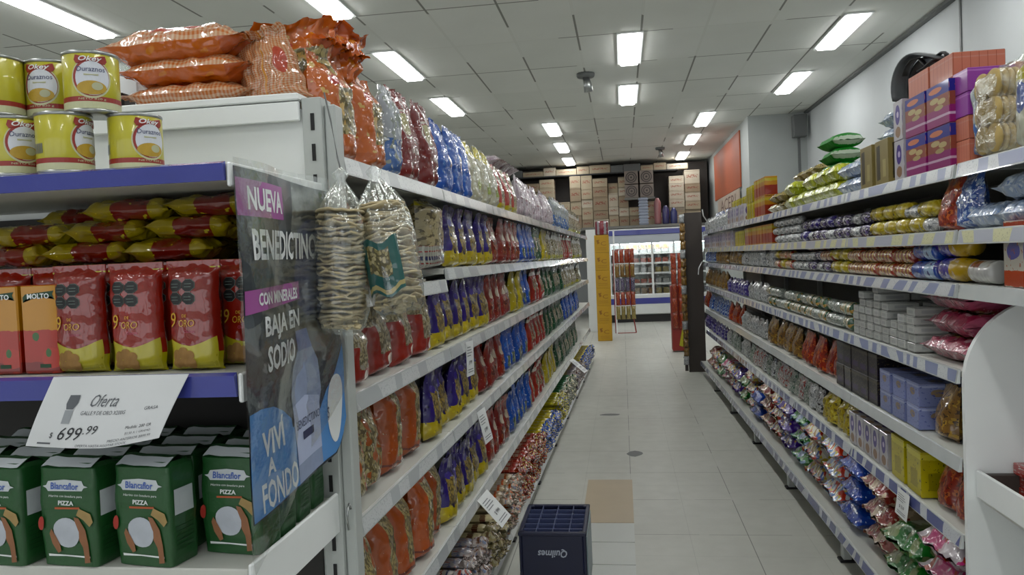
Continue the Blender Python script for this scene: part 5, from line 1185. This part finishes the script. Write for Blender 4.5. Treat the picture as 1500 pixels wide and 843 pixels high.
# ================================================================ BOTTLE CRATE
def crate():
    o = link('bottle_crate', None, None, (-.34, 3.47, 0), (0, 0, 0)); tag(o, 'dark blue plastic bottle crate standing on the floor by the left shelves', 'crate')
    W, D, H = .285, .385, .33
    mb = MB(); t = .012
    for sx in (-1, 1):
        for z0, z1 in ((0, .09), (.16, H)): mb.box(sx*W/2, sx*(W/2-t), -D/2, D/2, z0, z1, 0, .003)
        for a, b_ in ((-D/2, -.1), (-.02, .02), (.1, D/2)): mb.box(sx*W/2, sx*(W/2-t), a, b_, .09, .16)
    for sy in (-1, 1):
        for z0, z1 in ((0, .055), (.13, H-.006)): mb.box(-W/2+t, W/2-t, sy*D/2, sy*(D/2-t), z0, z1, 0, .003)
        for a, b_ in ((-W/2+t, -.052), (-.004, .004), (.052, W/2-t)): mb.box(a, b_, sy*D/2, sy*(D/2-t), .055, .13)
    for sx in (-1, 1):
        for sy in (-1, 1): mb.box(sx*(W/2-.004), sx*(W/2-.028), sy*(D/2-.004), sy*(D/2-.028), 0, H+.004, 0, .004)
    mb.box(-W/2+t, W/2-t, -D/2+t, D/2-t, 0, .01)
    link('shell', mb.mesh('shell', M['crate']), o)
    mb = MB(); mb.box(-W/2-.003, W/2+.003, -D/2-.003, -D/2+.016, H-.012, H+.004, 0, .003); mb.box(-W/2-.003, W/2+.003, D/2-.016, D/2+.003, H-.012, H+.004, 0, .003)
    for sx in (-1, 1): mb.box(sx*(W/2+.003), sx*(W/2-.014), -D/2, D/2, H-.012, H+.004, 0, .003)
    for i in range(5): mb.box(-W/2+.012+.02*i*0, W/2-.012, 0, 0.0001, 0, 0)if False else None
    link('top_rim', mb.mesh('top_rim', M['crate']), o)
    g = MB(); lt = flat('crate_rim_light', '#464f74', .4)
    for i in range(1, 4): x = -W/2+W*i/4; g.box(x-.002, x+.002, -D/2+.014, D/2-.014, .06, H+.001, 0, .001)
    for i in range(1, 6): y = -D/2+D*i/6; g.box(-W/2+.012, W/2-.012, y-.002, y+.002, .06, H-.001, 0, .001)
    link('divider_grid', g.mesh('divider_grid', lt), o)
    m_ = MB(); f = lambda x, z: (-x, -D/2-.0022, z)
    vs, fs = text_geo('Quilmes', .2, .02)
    m_.add([(-x*.125, -D/2-.0015, .245-z*.038) for x, z in vs], fs)
    link('printed_name', m_.mesh('printed_name', M['crate_logo']), o)
    m_ = MB(); m_.box(W/2+.001, W/2+.006, -D/2+.02, D/2-.01, .05, H-.02, 0, .002); link('side_panel', m_.mesh('side_panel', flat('crate_side_pale', '#7f8f94', .4)), o)
crate()
# ================================================================ FAR END OF THE AISLE
# yellow carton column
for i in range(6):
    mb = MB().box(-.125, .125, -.12, .12, 0, .308, 0, .004); f = lambda x, z: (x, -.1215, z)
    put_shape(mb, [(-.07, .15), (-.03, .17), (-.05, .2), (-.03, .23), (-.09, .22)], f, 1); put_text(mb, 'C', .03, .16, .09, .07, f, 1)
    for k in range(2): put_shape(mb, [(-.08, .05+.03*k), (.08, .05+.03*k), (.08, .055+.03*k), (-.08, .055+.03*k)], f, 1)
    if i == 0: mey = mb.mesh('yellow_carton', [flat('yellow_carton_board', '#b58a10', .6, 0, .1, 4), flat('yellow_carton_dark', '#8a5c0c', .6)])
    tag(link('yellow_carton', mey, None, (-.35, 13.92, .002+.3095*i)), f'yellow carton in the tall column, {ORD[i]} from the floor', 'carton', 'yellow cartons in a column')
b = MB().lathe([(0, 0), (.11, 0), (.12, .02), (.12, .20), (.11, .24), (0, .24)], 20); tag(link('striped_tub', b.mesh('striped_tub', pack('tub_print', '#a9a3a8', [('r', .75, .5, .05, .5, '#8c2c3c'), ('r', .6, .5, .03, .5, '#8c2c3c'), ('r', .9, .5, .03, .5, '#8c2c3c')], crinkle=0), True), None, (-.34, 13.92, 1.862)), 'round white tub with red stripes on the yellow column', 'tub')
# blue-white pillar behind
mb = MB().box(-.10, .10, -.02, .02, 0, 2.02, 0, .004); tag(link('white_stand', mb.mesh('white_stand', [M['white']]), None, (-.60, 15.6, 0)), 'white stand with blue top left of the yellow column', 'stand')
# snack rack with hanging bags
rk = tag(link('snack_rack', None, None, (.02, 14.95, 0)), 'red wire rack of hanging snack bags beside the yellow column', 'rack')
mb = MB(); mb.box(-.185, -.155, -.02, .02, .0, 1.95, 0, .003); link('pole', mb.mesh('pole', M['white']), rk)
mb = MB(); mb.tube([(-.19, 0, .02), (-.19, 0, 1.6)], .012); mb.tube([(.19, 0, .02), (.12, .1, .5), (.10, .1, 1.6)], .012)
for z in (.02, .55, .82, 1.1, 1.36, 1.6): mb.tube([(-.19, 0, z), (.19, 0, z)], .008)
link('frame', mb.mesh('frame', M['red']), rk)
rc = [('r_red', 'red and white'), ('r_brown', 'brown'), ('r_choc', 'dark'), ('r_red', 'red'), ('r_tan', 'yellow')]
for l, (mt, nm) in enumerate(rc):
    bagkind('rack%d' % l, 'hanging_bag', 'snack bag', P[mt], .085, .05, .25, n=2, neck=.85, nu=8, nv=10)
    for i in range(4): spawn('rack%d' % l, (-.11+.095*i, 14.925, 1.34-.265*l), 0, f'{nm} hanging snack bag in rack row {ORD[l]} from the top', f'hanging bags rack row {ORD[l]}')
# refrigerated wall case
fr = tag(link('display_fridge', None, None, (.5, 17.9, 0)), 'wide white refrigerated display case with blue bands at the far end', 'fridge')
def fp(n, mb, mat, par=None): return link(n, mb.mesh(n, mat), par or fr)
X0, X1 = -.80, 1.35
mb = MB(); mb.box(X0, X1, .35, .42, .1, 2.0); mb.box(X0, X0+.05, -.38, .42, .1, 2.0, 0, .01); mb.box(X1-.05, X1, -.38, .42, .1, 2.0, 0, .01); mb.box(X0, X1, -.38, .42, 1.98, 2.06, 0, .01); fp('cabinet', mb, M['white'])
fp('canopy', MB().box(X0, X1, -.42, -.36, 1.74, 1.94, 0, .01), flat('canopy_white', '#b7bfc8', .4))
fp('blue_top_band', MB().box(X0, X1, -.44, -.40, 1.92, 2.03, 0, .008), M['blue'])
fp('front_base', MB().box(X0, X1, -.45, -.36, .17, .62, 0, .02), M['white']); fp('blue_lower_band', MB().box(X0, X1, -.46, -.449, .40, .53, 0, .004), M['blue'])
fp('kick_board', MB().box(X0, X1, -.40, .40, .0, .17), M['black'])
fp('dark_well', MB().box(X0+.05, X1-.05, -.36, .34, .58, .60), M['slot'])
for z in (.84, 1.08, 1.30, 1.52):
    s_ = fp('shelf', MB().box(X0+.05, X1-.05, -.28, .34, z-.015, z), M['white']); fp('shelf_lip', MB().box(X0+.05, X1-.05, -.292, -.281, z-.03, z+.012), M['white'], s_)
for x in (X0+.25, X0+.95, X0+1.0+.42, X1-.3): fp('mullion', MB().box(x-.022, x+.022, -.37, -.33, .60, 1.78, 0, .004), M['white'])
fp('tube_light', MB().box(X0+.06, X1-.06, -.34, -.30, 1.715, 1.735), M['tube'])
fp('glass_front', MB().box(X0+.06, X1-.06, -.352, -.350, .62, 1.74), M['glass'])
gc = ['r_pink', 'r_red', 'r_yellow', 'r_white', 'b_white', 'r_tan', 'r_lblue', 'r_brown']
for j, (z, hh, fam) in enumerate(((.845, .10, ['r_red', 'b_white', 'r_red', 'r_tan']), (1.085, .12, ['b_white', 'r_tan', 'r_white', 'b_white']), (1.305, .11, ['r_red', 'r_red', 'r_yellow', 'r_yellow']), (1.525, .08, ['r_white', 'b_white', 'r_lblue', 'b_white']), (.605, .14, ['r_brown', 'r_tan', 'r_red', 'r_brown']))):
    for k, mt in enumerate(fam):
        kn = 'fg%d%d' % (j, k); boxkind(kn, 'food_tub', 'food pack', P[mt], .13, .12, hh, .012)
        for i in range(4 if z > .7 else 4):
            x = X0+.50-.16*0+.16*(i+4*k)
            if x > X1-.1: continue
            spawn(kn, (.5+x-.06, 17.9-.16, z), R(random.uniform(-4, 4)), f'{["lower", "middle", "upper", "top", "bottom"][j]} row chilled food pack in the display case, group {["left", "centre left", "centre right", "right"][k]}', f'chilled packs {j} {k}')
for k in range(9):
    kn = 'ftop'; 
    if k == 0: boxkind(kn, 'food_carton', 'food pack', pack('chilled_top_carton', '#b8a898', [('n', 5, .55, '#9c4a44'), ('e', .5, .5, .3, .3, '#c4b66c')], crinkle=0), .15, .14, .13, .006)
    spawn(kn, (.5+X0+.42+.165*k, 17.75, 1.60), 0, 'pink and cream chilled carton in the topmost row of the display case', 'chilled cartons topmost row') if k < 6 else None
# brown partition panel and the things at its edge, past the right shelves
tag(link('partition', MB().box(.775, .985, 9.95, 10.0, 0, 1.985, 0, .004).mesh('partition', M['brown'])), 'tall dark brown partition board at the far end of the right shelves', 'partition')
bagkind('edge', 'small_bag', 'snack bag', P['r_brown'], .07, .05, .105, n=3, nu=6, nv=8, neck=.7)
bagkind('edge2', 'small_bag', 'snack bag', P['r_white'], .07, .05, .105, n=2, nu=6, nv=8, neck=.7)
tag(link('hanging_strip', MB().box(-.02, .02, -.003, .003, .02, 1.95).mesh('hanging_strip', M['brown']), None, (.745, 9.93, 0)), 'narrow hanging display strip at the edge of the brown partition', 'display strip')
for i in range(17): spawn('edge' if i % 4 else 'edge2', (.738+.006*(i % 2), 9.895, .10+.11*i), 0, 'small snack bag clipped on the hanging strip at the brown partition', 'small bags on the hanging strip')
# red display at right in front of the fridge
rd = tag(link('red_display', None, None, (.80, 12.1, 0)), 'red snack display with yellow base beyond the brown partition', 'display')
mb = MB(); mb.box(-.10, .13, -.12, .12, .02, 1.0, 0, .01); link('body', mb.mesh('body', M['red']), rd)
mb = MB(); mb.add([(.0, -.125, .10), (.12, -.125, .06), (.12, -.125, .72), (.06, -.125, .42)], [(0, 1, 2, 3)]); mb.add([(.0, -.121, .10), (.12, -.121, .06), (.12, -.121, .72), (.06, -.121, .42)], [(3, 2, 1, 0)]); link('yellow_panel', mb.mesh('yellow_panel', flat('display_yellow', '#b0a81c', .5)), rd)
for l in range(5):
    for i in range(2): spawn('rack0' if l % 2 else 'rack3', (.75+.10*i, 11.953, .36+.22*l-.0), 0, f'red snack bag on the red display, row {ORD[l]} from below', 'red bags on the red display')
spawn('w_bag', (.80, 12.1, 1.01), 0, 'pink and white bag on top of the red display')
# ---- stacked cartons on the high store shelf at the back
YB = 18.9
tag(link('store_shelf', MB().box(-7.99, 2.148, 18.6, 20.49, 2.10, 2.16, 0, .004).mesh('store_shelf', M['shelf_dark'])), 'high storage shelf carrying stacked cartons above the fridges', 'shelf')
tag(link('storage_backing', MB().box(-7.9, 2.1, 19.5, 19.55, 2.161, 3.68).mesh('storage_backing', M['brown'])), 'dark backing boards behind the stacked cartons', 'backing')
cn = 0
def carton(x, z, w_, h_, mt, y=None, lb=None):
    global cn
    mb = MB().box(-w_/2, w_/2, -.19, .19, 0, h_, 0, .006)
    o = link('storage_carton', mb.mesh('storage_carton', M[mt]), None, (x, (y or YB)+random.uniform(-.02, .02), z)); cn += 1
    tag(o, lb or f'brown storage carton in the wall of stacked cartons above the fridges', 'carton', 'storage cartons stacked above the fridges')
x = -2.95; c = 0
while x < 1.9:
    wd = random.choice((.27, .33, .36, .24)) if x < .9 else .36
    if x+wd > 2.08: break
    z = 2.165; top = 3.42 if not (-1.75 < x < -1.35) else 3.05
    if .05 < x < .55: top = 2.75
    if .55 < x < 1.0: top = 2.62
    if x > 1.55: top = 3.62
    if x < -2.3: top = 3.42
    while True:
        hh = random.choice((.20, .24, .28, .32)) if x < 1.5 else .225
        if z+hh > top: break
        if not (random.random() < .06 and z > 2.8): carton(x+wd/2, z, wd-.012, hh-.004, random.choice(('card1', 'card2', 'card3', 'card1')) if x < 1.5 else 'card3')
        else:
            carton(x+wd/2, z, wd-.012, hh-.004, 'card1', YB+.12)
        z += hh
    x += wd; c += 1
# upper tier on a dark shelf
tag(link('upper_store_shelf', MB().box(-2.95, 1.35, 18.75, 19.3, 3.42, 3.45).mesh('upper_store_shelf', M['black'])), 'upper dark storage shelf under the ceiling', 'shelf')
x = -2.9
while x < 1.2:
    wd = random.choice((.3, .4, .5)); hh = random.uniform(.12, .2)
    mb = MB().box(-wd/2+.006, wd/2-.006, -.17, .17, 0, hh, 0, .006); tag(link('storage_carton', mb.mesh('storage_carton', M[random.choice(('card1', 'card2', 'grey'))]), None, (x+wd/2, 19.0, 3.452)), 'low carton on the upper dark shelf under the ceiling', 'carton', 'cartons on the upper dark shelf'); x += wd
# fan cartons with round print
fc = flat('fan_carton', '#7d746c', .7, 0, .2, 4); fr_ = flat('fan_print', '#3f3a38', .6)
for i, (x, z) in enumerate(((.27, 3.14), (.62, 3.14), (.27, 2.82), (.62, 2.82))):
    mb = MB().box(-.155, .155, -.16, .16, 0, .30, 0, .005); f = lambda a, b_: (a, -.1625, b_)
    for r0, r1 in ((.13, .105), (.085, .06)):
        n = 24; vs = [f(rr*math.cos(2*PI*k/n), .15+rr*math.sin(2*PI*k/n)) for k in range(n) for rr in (r1, r0)]; mb.add(vs, [(2*k, 2*k+1, (2*k+3) % (2*n), (2*k+2) % (2*n)) for k in range(n)], None, 1)
    put_shape(mb, ell(0, .15, .025, .025, 12), f, 1)
    tag(link('fan_carton', mb.mesh('fan_carton', [fc, fr_]), None, (x, 18.72, z)), f'grey carton with round fan picture, {("upper left", "upper right", "lower left", "lower right")[i]} of four', 'carton', 'fan cartons')
tag(link('carton_support', MB().box(.1, .8, 18.56, 18.9, 2.77, 2.815, 0, .003).mesh('carton_support', M['shelf_dark'])), 'small shelf under the fan cartons', 'shelf')
# tall pale crate-like rack and drums on the fridge canopy
mb = MB(); mb.box(-.1, .1, -.1, .1, 0, .012)
for i in range(9): mb.box(-.11, .11, -.11, .11, .02+.068*i, .06+.068*i, 0, .008)
mb.box(-.09, .09, -.09, .09, .0, .62); tag(link('stacked_trays', mb.mesh('stacked_trays', flat('pale_blue_plastic', '#8d97a8', .5)), None, (.52, 18.35, 2.165)), 'tall stack of pale blue plastic trays above the fridge', 'trays')
tag(link('ledge', MB().box(-.9, 1.4, 18.2, 18.58, 2.10, 2.16, 0, .003).mesh('ledge', M['shelf_dark'])), 'grey ledge over the display fridge', 'ledge')
for i, (x, c_, h_) in enumerate(((.84, '#8c5a5c', .6), (1.02, '#2c2c5c', .42), (1.20, '#2c3468', .36))):
    mb = MB().lathe([(0, 0), (.075, 0), (.08, .02), (.08, h_-.1), (.05, h_-.04), (.03, h_), (0, h_)], 16); tag(link('bottle', mb.mesh('bottle', flat('drum_%d' % i, c_, .35, 0, .2, 8, .4), True), None, (x, 18.35, 2.165)), ('tall pinkish bottle stack above the fridge', 'dark blue bottle above the fridge, left one', 'dark blue bottle above the fridge, right one')[i], 'bottle')
for l in range(5):
    mb = MB().box(-.17, .17, -.15, .15, 0, .19, 0, .005); tag(link('pale_carton', mb.mesh('pale_carton', M['card2']), None, (1.30, 18.8, 2.55+.192*l) if l < 3 else (1.30, 18.8, 2.55+.192*l)), f'pale flat carton in the stack right of the bottles, {ORD[l]} up', 'carton', 'pale cartons right of the bottles') if l < 3 else None
